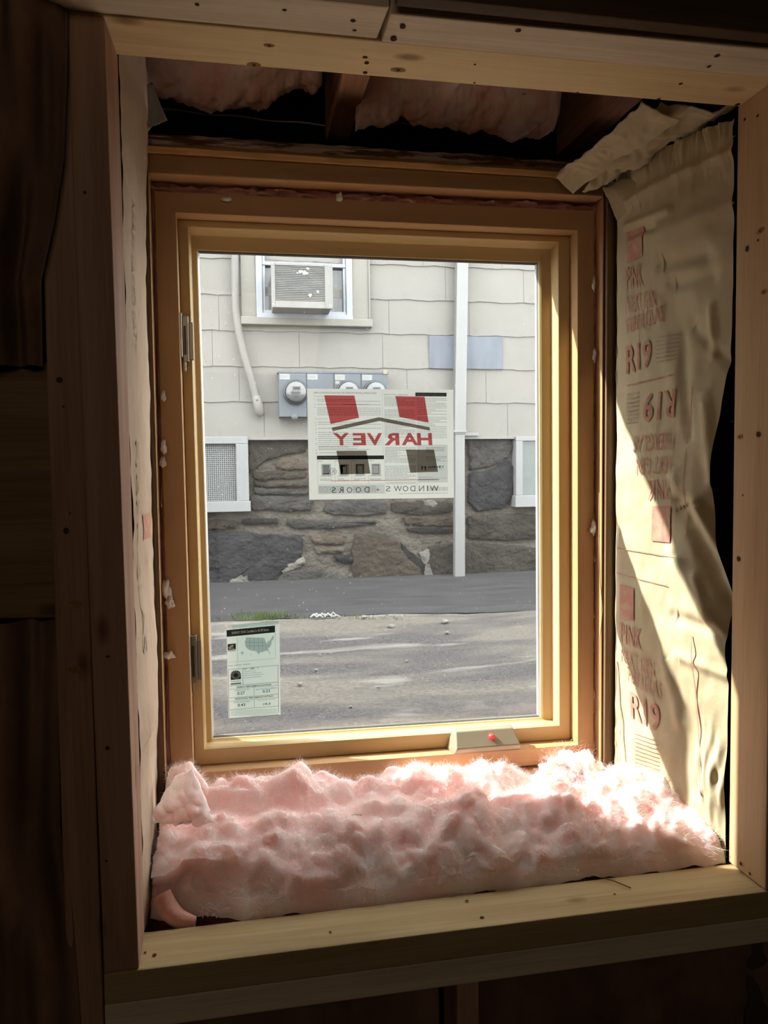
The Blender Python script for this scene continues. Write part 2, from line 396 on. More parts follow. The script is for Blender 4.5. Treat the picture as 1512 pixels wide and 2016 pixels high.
stones = [
 (1, [(400,1048),(470,1046),(520,1052),(568,1052),(596,1060),(598,1085),(585,1110),(560,1122),(545,1135),(520,1150),(490,1158),(470,1128),(440,1140),(425,1165),(400,1160)]),
 (2, [(560,1125),(600,1122),(660,1128),(680,1140),(672,1160),(600,1166),(545,1165),(545,1140)]),
 (3, [(700,1050),(742,1048),(780,1062),(800,1095),(828,1120),(838,1150),(760,1160),(706,1158),(690,1120),(694,1080)]),
 (5, [(790,1070),(812,1090),(838,1110),(850,1140),(838,1150),(815,1112),(792,1092)]),
 (4, [(842,1075),(895,1068),(980,1072),(1060,1080),(1060,1150),(960,1155),(862,1150),(838,1110)]),
 (6, [(612,1055),(676,1054),(680,1068),(670,1072),(618,1071)]),
 (6, [(616,1076),(678,1076),(678,1089),(622,1089)]),
 (5, [(658,1092),(694,1093),(698,1106),(675,1110),(660,1104)]),
 (2, [(565,1022),(640,1024),(700,1022),(742,1025),(742,1030),(700,1036),(640,1041),(575,1040),(564,1032)]),
 (5, [(478,1022),(545,1021),(548,1030),(500,1033),(474,1030)]),
 (2, [(640,990),(700,985),(762,990),(762,1008),(720,1016),(650,1012),(636,1004)]),
 (2, [(492,975),(560,976),(618,982),(612,1004),(560,1008),(530,1002),(500,1005),(490,995)]),
 (4, [(768,990),(840,986),(900,992),(885,1008),(830,1014),(770,1008)]),
 (7, [(832,984),(856,984),(862,992),(850,998),(836,994)]),
 (4, [(488,862),(545,860),(600,866),(604,888),(560,896),(520,905),(500,925),(490,930)]),
 (3, [(497,930),(545,926),(604,930),(606,940),(540,944),(498,943)]),
 (6, [(548,905),(575,900),(600,915),(606,924),(560,925),(545,920)]),
 (3, [(498,948),(560,948),(608,950),(608,958),(550,958),(500,956)]),
 (2, [(498,960),(560,962),(608,964),(606,974),(550,974),(500,972)]),
 (2, [(920,865),(1005,862),(1010,880),(1000,900),(960,920),(925,925)]),
 (1, [(922,930),(965,925),(1000,905),(1012,920),(1012,975),(990,1000),(940,1008),(922,990)]),
 (5, [(800,1040),(860,1040),(905,1043),(905,1048),(850,1050),(805,1048)]),
 (4, [(920,1016),(990,1010),(1060,1014),(1060,1060),(990,1064),(920,1060)]),
 (3, [(795,1018),(850,1016),(905,1020),(905,1036),(840,1036),(798,1032)]),
 (7, [(598,1096),(570,1108),(552,1124),(560,1130),(584,1118),(602,1108)]),
 (7, [(440,1138),(470,1128),(525,1132),(520,1142),(480,1150),(440,1170),(432,1160)]),
 (7, [(826,1088),(848,1078),(842,1100),(855,1140),(846,1152),(834,1140),(836,1112)]),
 (3, [(380,1028),(440,1022),(470,1030),(466,1040),(400,1044),(380,1040)]),
 (4, [(610,872),(700,866),(800,870),(800,920),(700,925),(612,915)]),
 (3, [(812,870),(895,866),(900,920),(850,935),(812,925)]),
 (2, [(612,930),(700,935),(790,932),(790,975),(612,978)]),
]
def add_stone(mi, pts, rise):
    cx = sum(p[0] for p in pts)/len(pts); cz = sum(p[1] for p in pts)/len(pts)
    P = []
    for (a_, b_), (c_, d_) in zip(pts, pts[1:]+pts[:1]):
        L_ = math.hypot(c_-a_, d_-b_); k = max(1, int(L_/.022))
        for i in range(k):
            x_, z_ = lerp(a_, c_, i/k), lerp(b_, d_, i/k)
            P.append((x_+.013*ns(x_, 1, z_, 24)+.006*ns(x_, 2, z_, 70), z_+.011*ns(x_, 5, z_, 24)+.005*ns(x_, 3, z_, 70)))
    P = [p for p in P]
    n = len(P); V = []; F = []
    for s_, y_ in ((1.0, HY+.05), (.975, HY+.03-rise*.8), (.92, HY+.03-rise), (.45, HY+.028-rise*1.15)):
        for x_, z_ in P:
            xx = cx+(x_-cx)*s_; zz = cz+(z_-cz)*s_
            V.append((xx, y_+(0 if s_ == 1 else .008*ns(xx, 2, zz, 14)+.003*ns(xx, 2, zz, 45)), zz))
    V.append((cx, HY+.028-rise*1.15, cz))
    for k in range(3):
        for i in range(n): F.append((k*n+i, (k+1)*n+i, (k+1)*n+(i+1) % n, k*n+(i+1) % n))
    for i in range(n): F.append((3*n+i, 4*n, 3*n+(i+1) % n))
    fnd.add(V, F, mi, True)
for mi, pts in stones:
    add_stone(mi, [E(*p, y=HY+.03) for p in pts], random.uniform(.008, .02))
for _ in range(120):   # beyond the measured part
    side = random.random() < .5
    cx = random.uniform(-5.5, -.62) if side else random.uniform(2.15, 4.8); cz = random.uniform(GZ, zt-.06); rw = random.uniform(.08, .24); rh = random.uniform(.03, .1)
    if side and cx+rw > -.55 or (not side and cx-rw < 2.1): continue
    k = random.randint(6, 9)
    add_stone(random.choice([1, 2, 2, 3, 4, 5, 6]), [(cx+rw*math.cos(6.283*i/k)*random.uniform(.8, 1.1), cz+rh*math.sin(6.283*i/k)*random.uniform(.8, 1.1)) for i in range(k)], .015)
fnd.build('stone_foundation', SM, house)

# small basement windows in the stone base
def screen_mat():
    m_ = mat('mesh_screen', (.30, .32, .32), .6, var=.02)
    nt = m_.node_tree; N = nt.nodes; L = nt.links; b = N['Principled BSDF']
    tc = N.new('ShaderNodeTexCoord'); sp = N.new('ShaderNodeSeparateXYZ'); L.new(tc.outputs['Object'], sp.inputs[0])
    outs = []
    for k in (0, 2):
        mu = N.new('ShaderNodeMath'); mu.operation = 'MULTIPLY'; mu.inputs[1].default_value = 2*math.pi/.0145; L.new(sp.outputs[k], mu.inputs[0])
        si = N.new('ShaderNodeMath'); si.operation = 'SINE'; L.new(mu.outputs[0], si.inputs[0])
        gt = N.new('ShaderNodeMath'); gt.operation = 'GREATER_THAN'; gt.inputs[1].default_value = .25; L.new(si.outputs[0], gt.inputs[0]); outs.append(gt)
    mxx = N.new('ShaderNodeMath'); mxx.operation = 'MAXIMUM'; L.new(outs[0].outputs[0], mxx.inputs[0]); L.new(outs[1].outputs[0], mxx.inputs[1])
    mc = N.new('ShaderNodeMixRGB'); L.new(mxx.outputs[0], mc.inputs[0]); mc.inputs[1].default_value = (.012, .014, .014, 1); mc.inputs[2].default_value = (.11, .112, .11, 1)
    L.new(mc.outputs[0], b.inputs['Base Color']); return m_
def bwin(xa, xb, za, zb_, fw, pane_m, rail=.05):
    f = MB()
    f.box(xa, xb, HY-.045, HY+.05, zb_-fw*.6, zb_); f.box(xa-.01, xb+.01, HY-.06, HY+.05, za, za+rail)
    f.box(xa, xa+fw, HY-.045, HY+.05, za+rail, zb_-fw*.6); f.box(xb-fw, xb, HY-.045, HY+.05, za+rail, zb_-fw*.6)
    fo = f.build('basement_window', whitep, house, bevel=.004)
    MB().box(xa+fw, xb-fw, HY-.012, HY-.006, za+rail, zb_-fw*.6).build('pane', pane_m, fo)
xa, za = E(405, 1008); xb, zb2 = E(488, 860)
bwin(xa-.35, xb, za, zb2, .085, screen_mat(), .075)
xa2, za2 = E(1012, 998); xb2, zb3 = E(1062, 860)
bwin(xa2, xa2+.55, za2, zb3, .055, mat('dark_green_pane', (0.0410, 0.0516, 0.0463), .15, var=.1), .09)

# upper window with trim
wx0, wz0 = E(505, 630); wx1, _ = E(692, 632); wtop = 2.75
trimL, _ = E(474, 560); trimR, _ = E(726, 560); _, tz = E(600, 645)
t = MB()
t.box(trimL, wx0, HY-.05, HY, wz0-.03, wtop+.1); t.box(wx1, trimR, HY-.05, HY, wz0-.03, wtop+.1); t.box(trimL, trimR, HY-.05, HY, wtop, wtop+.12)
t.box(trimR-.012, trimR, HY-.06, HY, wz0-.03, wtop)
t.build('window_casing', creamtrim, house, bevel=.003)
MB().box(trimL-.005, trimR+.012, HY-.085, HY, tz, tz+.055).build('window_ledge', creamtrim, house, bevel=.006)
wf = empty('upper_window', (wx0, HY, wz0)); wf.parent = house; wf.location = (wx0, 0, wz0-GZ)
alum = mat('pale_blue_aluminium', (0.1554, 0.1666, 0.1891), .4, .0, var=.04)
f = MB(); fw = .045
f.box(wx0, wx0+fw, HY-.07, HY, wz0, wtop); f.box(wx1-fw, wx1, HY-.07, HY, wz0, wtop); f.box(wx0, wx1, HY-.085, HY, wz0, wz0+.035); f.box(wx0, wx1, HY-.07, HY, wtop-.05, wtop)
f.box(wx0+fw, wx0+fw+.02, HY-.055, HY, wz0+.035, wtop); f.box(wx1-fw-.02, wx1-fw, HY-.055, HY, wz0+.035, wtop)
f.box(wx0+fw, wx1-fw, HY-.062, HY, wz0+.035, wz0+.06)
rz = E(690, 529)[1]
f.box(wx0+fw, wx1-fw, HY-.062, HY, rz-.012, rz+.014)
f.build('frame', alum, wf, bevel=.004)
gl = mat('grey_window_glass', (0.0516, 0.0555, 0.0575), .12, var=.2, scale=(9, 1, 1.5), p0=.4, p1=.6)
MB().box(wx0+fw+.02, wx1-fw-.02, HY-.02, HY-.014, wz0+.05, wtop-.05).build('pane', gl, wf)

# air conditioner
ax0, az1 = E(533, 516, HY-.30); ax1, az0 = E(656, 608, HY-.30)
ac = empty('air_conditioner', ((ax0+ax1)/2, HY-.1, az0), 'beige window air conditioner with dented grille in the upper window opposite', 'air conditioner')
acb = mat('aged_beige_metal', (0.1327, 0.1315, 0.1228), .5, var=.06, scale=(10, 10, 10))
MB().box(ax0+.008, ax1-.008, HY-.29, HY+.0, az0+.006, az1-.008).build('case', acb, ac, bevel=.006)
f = MB(); bt = .026
f.box(ax0, ax0+bt, HY-.30, HY-.285, az0, az1); f.box(ax1-.055, ax1, HY-.30, HY-.285, az0, az1); f.box(ax0+bt, ax1-.055, HY-.30, HY-.285, az1-.018, az1); f.box(ax0+bt, ax1-.055, HY-.30, HY-.285, az0, az0+.045)
f.build('face_frame', acb, ac, bevel=.003)
gr = MB(); gr.box(ax0+bt, ax1-.055, HY-.288, HY-.286, az0+.045, az1-.018, 1)
nl = 20
for i in range(nl):
    z = lerp(az0+.05, az1-.024, i/(nl-1)); segs = 18
    for s_ in range(segs):
        xa_ = lerp(ax0+bt, ax1-.055, s_/segs); xb_ = lerp(ax0+bt, ax1-.055, (s_+1)/segs)
        d1 = .003*ns(xa_, z, 1, 22); d2 = .003*ns(xb_, z, 1, 22)
        gr.hexa([(xa_, HY-.298+d1, z-.0018+d1), (xb_, HY-.298+d2, z-.0018+d2), (xb_, HY-.298+d2, z+.0018+d2), (xa_, HY-.298+d1, z+.0018+d1), (xa_, HY-.288, z), (xb_, HY-.288, z), (xb_, HY-.288, z+.006), (xa_, HY-.288, z+.006)])
for cx, cz, r_ in ((.52, .84, .016), (.60, .80, .022), (.66, .93, .012), (.45, .80, .008), (.70, .18, .014), (.86, .28, .012)):
    k = 8; xx = lerp(ax0+bt, ax1-.055, cx); zz = lerp(az0+.045, az1-.018, cz)
    gr.add([(xx+r_*math.cos(6.283*i/k)*random.uniform(.5, 1.2), HY-.3005, zz+r_*.8*math.sin(6.283*i/k)*random.uniform(.5, 1.2)) for i in range(k)], [tuple(range(k))], 2)
gr.build('grille', [mat('grille_metal', (0.0889, 0.0889, 0.0857), .4, .2), mat('grille_fins', (0.0155, 0.0155, 0.0148), .6), mat('bright_dent', (0.2222, 0.2222, 0.2222), .3)], ac)
for cx in (ax0+.013, ax1-.02):
    for cz in (az0+.02, az1-.01): MB().lathe_y((cx, HY-.302, cz), [(.001, 0), (.005, .001), (.006, .003)], 10).build('screw', mat('screw_steel', (.3, .3, .29), .4, .5), ac)

# electric meter bank
mx0, mz1 = E(548, 733, HY-.12); mx1, _ = E(763, 734, HY-.12); _, mz0 = E(560, 824, HY-.12)
mt = empty('electric_meter_bank', ((mx0+mx1)/2, HY-.06, mz0), 'grey four-bay electric meter bank on the shingles opposite, half behind the logo sheet', 'meter box')
mgrey = mat('meter_grey_paint', (0.0740, 0.0813, 0.0906), .45, var=.06, scale=(5, 5, 5))
nb = 4; bw = (mx1-mx0)/nb
MB().box(mx0, mx1, HY-.12, HY-.02, mz0+.01, mz1).build('cabinet', mgrey, mt, bevel=.004)
MB().box(mx0-.006, mx1+.006, HY-.128, HY-.02, mz1-.004, mz1+.012).build('top_cap', mgrey, mt, bevel=.002)
paperw = mat('label_white', (0.1778, 0.1778, 0.1706), .6)
glassm = mat('meter_glass', (0.0734, 0.0764, 0.0764), .12, var=.03)
for i in range(nb):
    xa_ = mx0+i*bw
    d = MB().box(xa_+.004, xa_+bw-.004, HY-.127, HY-.12, mz0+.012, mz1-.006).build('bay_cover', mgrey, mt, bevel=.002)
    lb = MB(); lb.box(xa_+.008, xa_+.08, HY-.1285, HY-.127, mz1-.05, mz1-.012)
    lb.box(xa_+.016, xa_+.07, HY-.129, HY-.1285, mz1-.027, mz1-.023, 1); lb.box(xa_+.016, xa_+.06, HY-.129, HY-.1285, mz1-.038, mz1-.034, 1)
    if i == 2: lb.box(xa_+.01, xa_+.04, HY-.1285, HY-.127, mz1-.08, mz1-.058)
    lb.build('paper_label', [paperw, mat('label_ink', (0.1296, 0.1296, 0.1256), .7)], d)
    if i == 1: continue
    c = (xa_+bw*.5+(.02 if i == 0 else 0), HY-.127, E(577, 772, HY-.15)[1])
    r_ = .088
    ri = MB().lathe_y(c, [(r_, 0), (r_, -.02), (r_*.93, -.03), (r_*.86, -.03), (r_*.82, -.012)], 36).build('meter', mat('meter_ring', (0.0481, 0.0528, 0.0576), .3, .5), mt, fix=True)
    MB().lathe_y(c, [(r_*.84, -.014), (r_*.82, -.06), (r_*.74, -.075), (r_*.001, -.078)], 36).build('glass_dome', glassm, ri, fix=True)
    dl = MB()
    dl.box(c[0]-.026, c[0]+.030, HY-.2082, HY-.2065, c[2]+.010, c[2]+.034, 0)
    dl.box(c[0]-.018, c[0]+.022, HY-.209, HY-.2082, c[2]+.015, c[2]+.029, 1)
    dl.box(c[0]-.045, c[0]+.035, HY-.2075, HY-.2068, c[2]-.010, c[2]-.007, 1); dl.box(c[0]-.012, c[0]+.012, HY-.2075, HY-.2068, c[2]-.040, c[2]-.032, 1)
    dl.build('dial', [mat('dial_grey', (0.0778, 0.0778, 0.0778), .5), mat('dial_ink', (0.0371, 0.0371, 0.0371), .6)], ri)
MB().lathe_y((mx0+bw*.55, HY-.13, mz0+.012), [(.001, -.006), (.02, -.005), (.024, .004)], 16).build('latch', mgrey, mt)
MB().box(mx1-.035, mx1-.002, HY-.135, HY-.12, mz1-.006, mz1+.026).build('hook', mat('hook_cream', (0.1554, 0.1442, 0.1038), .5), mt, bevel=.002)

# painted service pipe, left
P = [(462, 470), (463, 560), (464, 610), (470, 655), (482, 705), (497, 755), (504, 783)]
pts = []
for (a_, b_), (c_, d_) in zip(P, P[1:]):
    for k in range(4): pts.append((lerp(a_, c_, k/4), lerp(b_, d_, k/4)))
pts.append(P[-1])
pts = [at(*p, HY-.07) for p in pts]
pts = [pts[0]+Vector((0, 0, .5))]+pts
cdt = empty('conduit_pipe', pts[-1], 'cream painted bent conduit running down the shingles left of the meters', 'pipe')
pp = mat('cream_pipe_paint', (0.1163, 0.1104, 0.1024), .45, var=.04)
MB().tube(pts, .026, 16).build('pipe', pp, cdt)
e0 = at(505, 783, HY-.07); e1 = at(512, 815, HY-.07)
MB().tube([e0+(e0-e1)*.1, e0, lerp(e0, e1, .5), e1, e1+(e1-e0)*.14], [.027, .033, .034, .033, .015], 16).build('end_fitting', pp, cdt)
MB().lathe_y((e0.x+.003, HY-.106, e0.z-.02), [(.001, 0), (.006, .002), (.007, .006)], 10).build('screw', nailm, cdt)

# downspout, right
dx0, dzb = E(896, 1142, HY-.10); dx1, _ = E(916, 1142, HY-.10)
dt0, dzt = E(901, 520, HY-.10); dt1, _ = E(923, 520, HY-.10)
_, dm = E(905, 850, HY-.1)
dsp = empty('downspout', ((dx0+dx1)/2, HY-.1, dzb), 'white square downspout over the stone base and shingles right of the meters', 'downspout')
dpl = mat('downspout_white', (0.1152, 0.1152, 0.1124), .4, var=.03)
up = dzt+.7
def hx(xa_, xb_, za_, xc_, xd_, zc_, y0, y1):
    return [(xa_, y0, za_), (xb_, y0, za_), (xd_, y0, zc_), (xc_, y0, zc_), (xa_, y1, za_), (xb_, y1, za_), (xd_, y1, zc_), (xc_, y1, zc_)]
MB().hexa(hx(dx0, dx1, dzb, dx0+.008, dx1+.004, dm, HY-.10, HY-.04)).build('lower_pipe', dpl, dsp, bevel=.006)
MB().hexa(hx(dx0+.002, dx1+.010, dm-.02, dt0+.01, dt1+.012, up, HY-.105, HY-.035)).build('upper_pipe', dpl, dsp, bevel=.006)
MB().box(dx0-.06, dx1+.13, HY-.045, HY-.035, dm-.028, dm-.004).build('strap', dpl, dsp, bevel=.002)
MB().box(dx0-.006, dx1+.016, HY-.112, HY-.03, dm-.006, dm+.012).build('strap', dpl, dsp, bevel=.002)

# small things on the ground
gm = mat('grass_green', (0.0483, 0.0740, 0.0185), .8, var=.3)
def ground_at(px, py): return atz(px, py, GZ)
gb = MB()
for k in range(420):
    cpx = random.gauss(512, 30) if k % 3 else random.uniform(470, 800); q = ground_at(cpx, random.uniform(1211, 1221))
    h = random.uniform(.01, .045)*(1 if k % 3 else .35); a_ = random.uniform(0, 6.28); l = Vector((math.cos(a_), math.sin(a_), 0))*random.uniform(.003, .02)
    gb.add([q+Vector((-.003, 0, 0)), q+Vector((.003, 0, 0)), q+l+Vector((0, 0, h))], [(0, 1, 2)])
tag(gb.build('grass', gm, fix=False), 'thin tufts of green grass along the crack at the asphalt edge', 'grass', kind='stuff')
stm = mat('pebble_grey', (0.1223, 0.1150, 0.1038), .8, var=.2, scale=(40, 40, 40))
def pebble(px, py, r, sq=.6, m_=stm, name='pebble', label=None, cat='pebble'):
    q = ground_at(px, py); bm = bmesh.new(); bmesh.ops.create_icosphere(bm, subdivisions=3, radius=r)
    for v in bm.verts:
        v.co *= 1+.35*ns(v.co.x/r+px, v.co.y/r, v.co.z/r, 1.1); v.co.z *= sq
    me = bpy.data.meshes.new(name); bm.to_mesh(me); bm.free(); o = link(name, me, m_, smooth=True); o.location = q+Vector((0, 0, r*sq*.5-.004)); 
    tag(o, label, cat, 'pebbles scattered on the driveway' if cat == 'pebble' else None)
for i, (px, py, r) in enumerate([(770, 1233, .02), (716, 1215, .017), (875, 1224, .022), (880, 1245, .012), (590, 1345, .012), (622, 1318, .009), (745, 1352, .007), (800, 1300, .007), (630, 1288, .006), (690, 1390, .007)]):
    pebble(px, py, r, label='small grey pebble lying loose on the sandy driveway')
q = ground_at(645, 1214)
sc = MB(); 
for k in range(9):
    a_ = k/8; c = q+Vector((lerp(-.08, .05, a_), .012*math.sin(k*2.1), .006)); sc.tube([c+Vector((-.02, 0, -.006)), c+Vector((0, .004, .008+.008*math.sin(k*3)))  , c+Vector((.022, 0, -.008))], [.004, .010-.0006*k, .004], 8)
tag(sc.build('white_scrap', mat('white_plaster', (0.1851, 0.1851, 0.1778), .7)), 'crumpled white scrap lying at the edge of the asphalt strip', 'scrap')

# ---------------------------------------------------------------- casement window
WC = [Vector((-.3530, 0, .9835)), Vector((.3850, 0, .9860)), Vector((.3880, 0, -.0090)), Vector((-.3480, 0, -.0025))]   # TL TR BR BL of the jamb opening
def inset(c, l, r, t, b):
    return [Vector((c[0].x+l, 0, c[0].z-t)), Vector((c[1].x-r, 0, c[1].z-t)), Vector((c[2].x-r, 0, c[2].z+b)), Vector((c[3].x+l, 0, c[3].z+b))]
def sweep(levels, name, mh, mv, parent, bevel=0):
    """levels: list of (corner list, y). One mesh; horizontals and verticals have their own grain."""
    mb = MB()
    for side in range(4):
        V = []; a_, b_ = side, (side+1) % 4
        for c, y in levels: V += [(c[a_].x, y, c[a_].z), (c[b_].x, y, c[b_].z)]
        n = len(levels); F = [(2*i, 2*i+1, (2*i+3) % (2*n), (2*i+2) % (2*n)) for i in range(n)]
        mb.add(V, F, 0 if side % 2 == 0 else 1)
    return mb.build(name, [mh, mv], parent, bevel)
win = empty('window_1', (0, .04, -.03), 'unfinished pine casement window with stickers on its glass', 'window', kind='structure')
out = [Vector((-.388, 0, 1.018)), Vector((.4185, 0, 1.0245)), Vector((.4215, 0, -.043)), Vector((-.387, 0, -.0385))]
sweep([(WC, 0), (out, 0), (out, .088), (WC, .088)], 'jamb_extension', jambX, jambZ, win, .0012)
s1 = inset(WC, .0005, .0005, .0005, .0005)
s2 = inset(WC, .0175, .0235, .012, .029); s3 = inset(WC, .020, .026, .0145, .031)
s4 = inset(WC, .0205, .0275, .0185, .0315); s5 = inset(WC, .030, .046, .030, .034); s6 = inset(WC, .0315, .050, .043, .037)
sweep([(s1, .034), (s2, .034), (s3, .040), (s4, .062), (s5, .065), (s6, .0675), (s6, .086), (s1, .086)], 'sash', clearX, clearZ, win, .0008)
g0 = inset(WC, .0305, .049, .042, .036); g1 = inset(WC, .0335, .053, .045, .039)
sweep([(g0, .069), (g1, .073), (g1, .082), (g0, .082)], 'glazing_gasket', gasket, spacer, win)
def glass_mat():
    m_ = bpy.data.materials.new('window_glass'); m_.use_nodes = True; nt = m_.node_tree; N = nt.nodes; L = nt.links
    for n in list(N): N.remove(n)
    o = N.new('ShaderNodeOutputMaterial'); tr = N.new('ShaderNodeBsdfTransparent'); tr.inputs[0].default_value = (.93, .965, .94, 1)
    gs = N.new('ShaderNodeBsdfGlossy'); gs.inputs['Roughness'].default_value = .02
    fr = N.new('ShaderNodeFresnel'); fr.inputs[0].default_value = 1.5
    mx = N.new('ShaderNodeMixShader'); L.new(fr.outputs[0], mx.inputs[0]); L.new(tr.outputs[0], mx.inputs[1]); L.new(gs.outputs[0], mx.inputs[2])
    # dust specks
    tc = N.new('ShaderNodeTexCoord'); v = N.new('ShaderNodeTexVoronoi'); v.inputs['Scale'].default_value = 150; L.new(tc.outputs['Object'], v.inputs[0])
    lt = N.new('ShaderNodeMath'); lt.operation = 'LESS_THAN'; lt.inputs[1].default_value = .085; L.new(v.outputs['Distance'], lt.inputs[0])
    sp = N.new('ShaderNodeSeparateColor'); L.new(v.outputs['Color'], sp.inputs[0])
    g2 = N.new('ShaderNodeMath'); g2.operation = 'GREATER_THAN'; g2.inputs[1].default_value = .62; L.new(sp.outputs[0], g2.inputs[0])
    mu = N.new('ShaderNodeMath'); mu.operation = 'MULTIPLY'; L.new(lt.outputs[0], mu.inputs[0]); L.new(g2.outputs[0], mu.inputs[1])
    film = N.new('ShaderNodeMath'); film.operation = 'MULTIPLY_ADD'; film.inputs[1].default_value = .55; film.inputs[2].default_value = .012; L.new(mu.outputs[0], film.inputs[0])
    tl = N.new('ShaderNodeBsdfTranslucent'); tl.inputs[0].default_value = (.9, .9, .88, 1)
    m2 = N.new('ShaderNodeMixShader'); L.new(film.outputs[0], m2.inputs[0]); L.new(mx.outputs[0], m2.inputs[1]); L.new(tl.outputs[0], m2.inputs[2])
    L.new(m2.outputs[0], o.inputs[0]); return m_
gc = inset(WC, .029, .045, .032, .035)
gp = MB(); gp.add([(c.x, .0765, c.z) for c in gc], [(3, 2, 1, 0)]); 
gp.build('glass_pane', glass_mat(), win, fix=False)

# hinges on the left jamb
hlink = mat('hinge_shadow_metal', (.13, .10, .075), .4, .7)
for (pt, pb) in (((372, 617), (372, 712)), ((386, 1247), (386, 1345))):
    zt_ = at(*pt, .02).z; zb_ = at(*pb, .02).z; xl = -.3505
    h = empty('hinge', (xl, .02, zb_)); h.parent = win; h.location = Vector((xl, .02, zb_))-win.location
    MB().box(xl-.002, xl+.002, .004, .032, zb_+.006, zt_-.002).build('jamb_leaf', metal, h, bevel=.0006)
    MB().box(xl+.002, xl+.012, .020, .0335, zb_, zt_-.004).build('knuckle', metal, h, bevel=.001)
    MB().box(xl+.0125, xl+.020, .026, .0335, zb_+.004, zt_-.014).build('sash_leaf', metal, h, bevel=.001)
    MB().box(xl+.004, xl+.008, .0185, .020, zb_+.012, zt_-.022).build('slot', hlink, h)
    MB().box(xl+.002, xl+.0065, .021, .029, zb_-.017, zb_+.002).build('pin', metal, h, bevel=.001)

# crank cover on the stool
c0 = at(890, 1482, -.0); c1 = at(1027, 1474, -.0)
cv = empty('crank_cover', ((c0.x+c1.x)/2, .012, -.004)); cv.parent = win; cv.location = Vector(((c0.x+c1.x)/2, .012, -.004))-win.location
xa_, xb_ = c0.x+.004, c1.x-.002; zf = -.0065; zt_ = zf+.037
def prof(x, y0, sx): return
cm = mat('champagne_plastic', (.33, .29, .20), .38, .25, var=.03)
V = [(xa_, -.004, zf), (xb_, -.004, zf), (xb_-.003, -.006, zf+.010), (xa_+.003, -.006, zf+.010),
     (xa_+.008, .016, zt_), (xb_-.010, .016, zt_), (xa_+.006, .033, zt_+.001), (xb_-.008, .033, zt_+.001), (xa_-.008, .033, zf), (xb_+.006, .033, zf)]
F = [(0, 1, 2, 3), (3, 2, 5, 4), (4, 5, 7, 6), (6, 7, 9, 8), (0, 8, 9, 1), (0, 3, 4, 6, 8), (1, 9, 7, 5, 2)]
MB().add(V, F).build('cover_body', cm, cv, bevel=.0022)
kc = at(968, 1452, .004)
kb = MB(); kb.tube([kc+Vector((0, .010, 0)), kc+Vector((0, .003, .001)), kc+Vector((0, -.004, .002)), kc+Vector((0, -.006, .002))], [.0062, .0062, .0052, .002], 14)
tag(kb.build('crank_stub', mat('red_plastic', (.75, .05, .05), .25, var=.02), cv), 'red plastic crank stub')

# ---------------------------------------------------------------- papers on the glass
def paper_mat(name, col, tcol=None, tr=.5):
    m_ = bpy.data.materials.new(name); m_.use_nodes = True; nt = m_.node_tree; N = nt.nodes; L = nt.links
    for n in list(N): N.remove(n)
    o = N.new('ShaderNodeOutputMaterial'); d = N.new('ShaderNodeBsdfDiffuse'); t_ = N.new('ShaderNodeBsdfTranslucent')
    tc = N.new('ShaderNodeTexCoord'); no = N.new('ShaderNodeTexNoise'); no.inputs['Scale'].default_value = 45; L.new(tc.outputs['Object'], no.inputs[0])
    mc = N.new('ShaderNodeMixRGB'); mc.inputs[1].default_value = (*[c*.95 for c in col], 1); mc.inputs[2].default_value = (*col, 1); L.new(no.outputs[0], mc.inputs[0])
    L.new(mc.outputs[0], d.inputs[0])
    if tcol: t_.inputs[0].default_value = (*tcol, 1)
    else: L.new(mc.outputs[0], t_.inputs[0])
    mx = N.new('ShaderNodeMixShader'); mx.inputs[0].default_value = tr
    L.new(d.outputs[0], mx.inputs[1]); L.new(t_.outputs[0], mx.inputs[2]); L.new(mx.outputs[0], o.inputs[0]); return m_
def ink(name, col):
    m_ = bpy.data.materials.new(name); m_.use_nodes = True; nt = m_.node_tree; N = nt.nodes; L = nt.links
    for n in list(N): N.remove(n)
    o = N.new('ShaderNodeOutputMaterial'); t_ = N.new('ShaderNodeBsdfTransparent')
    tc = N.new('ShaderNodeTexCoord'); no = N.new('ShaderNodeTexNoise'); no.inputs['Scale'].default_value = 300; L.new(tc.outputs['Object'], no.inputs[0])
    mc = N.new('ShaderNodeMixRGB'); mc.inputs[1].default_value = (*[c*.9 for c in col], 1); mc.inputs[2].default_value = (*col, 1); L.new(no.outputs[0], mc.inputs[0]); L.new(mc.outputs[0], t_.inputs[0])
    L.new(t_.outputs[0], o.inputs[0]); return m_
white_sheet = paper_mat('white_sheet', (.80, .85, .825), None, .255)
grey_sheet = ink('grey_print', (.80, .82, .82))
inkred = ink('red_print', (.62, .13, .13))
inkbrown = ink('brown_print', (.24, .195, .16))
inkblk = ink('black_print', (.04, .04, .04))
inktxt = ink('grey_text_print', (.17, .17, .17))
SQ = [at(604.5, 765, .072), at(892.5, 767.5, .072), at(894, 980, .072), at(609, 984, .072)]
def S(lift):
    def fn(u, v):
        p = quadpt(SQ, u, v); return Vector((p.x, .0725-lift-.0012*math.sin(u*3.1)*math.sin(v*3.1), p.z))
    return fn
def SX(X): return (X-70)/1365.0
def SYY(X, Y):   # crop pixels to v, sheet is nearly upright
    return (Y-(66))/(1105-66.0)
sheet = empty('logo_sheet', SQ[3], 'white window sheet with mirrored HARVEY house logo over printed installation steps', 'sheet')
b = MB(); put_rect(b, 0, 1, 0, 1, S(0), 0, 14, 12); b.build('paper', white_sheet, sheet, smooth=True, fix=False)
def zone(X0, X1, Y0, Y1, lift, mi, mb): put_rect(mb, SX(X0), SX(X1), SYY(0, Y0), SYY(0, Y1), S(lift), mi, 4, 2)
for q4_ in ((1085, 1375, 592, 955), (155, 768, 968, 1055)):
    gz = MB(); zone(*q4_, .0003, 0, gz); gz.build('grey_panel', grey_sheet, sheet, fix=False)
lg = MB(); fnl = S(.0006)
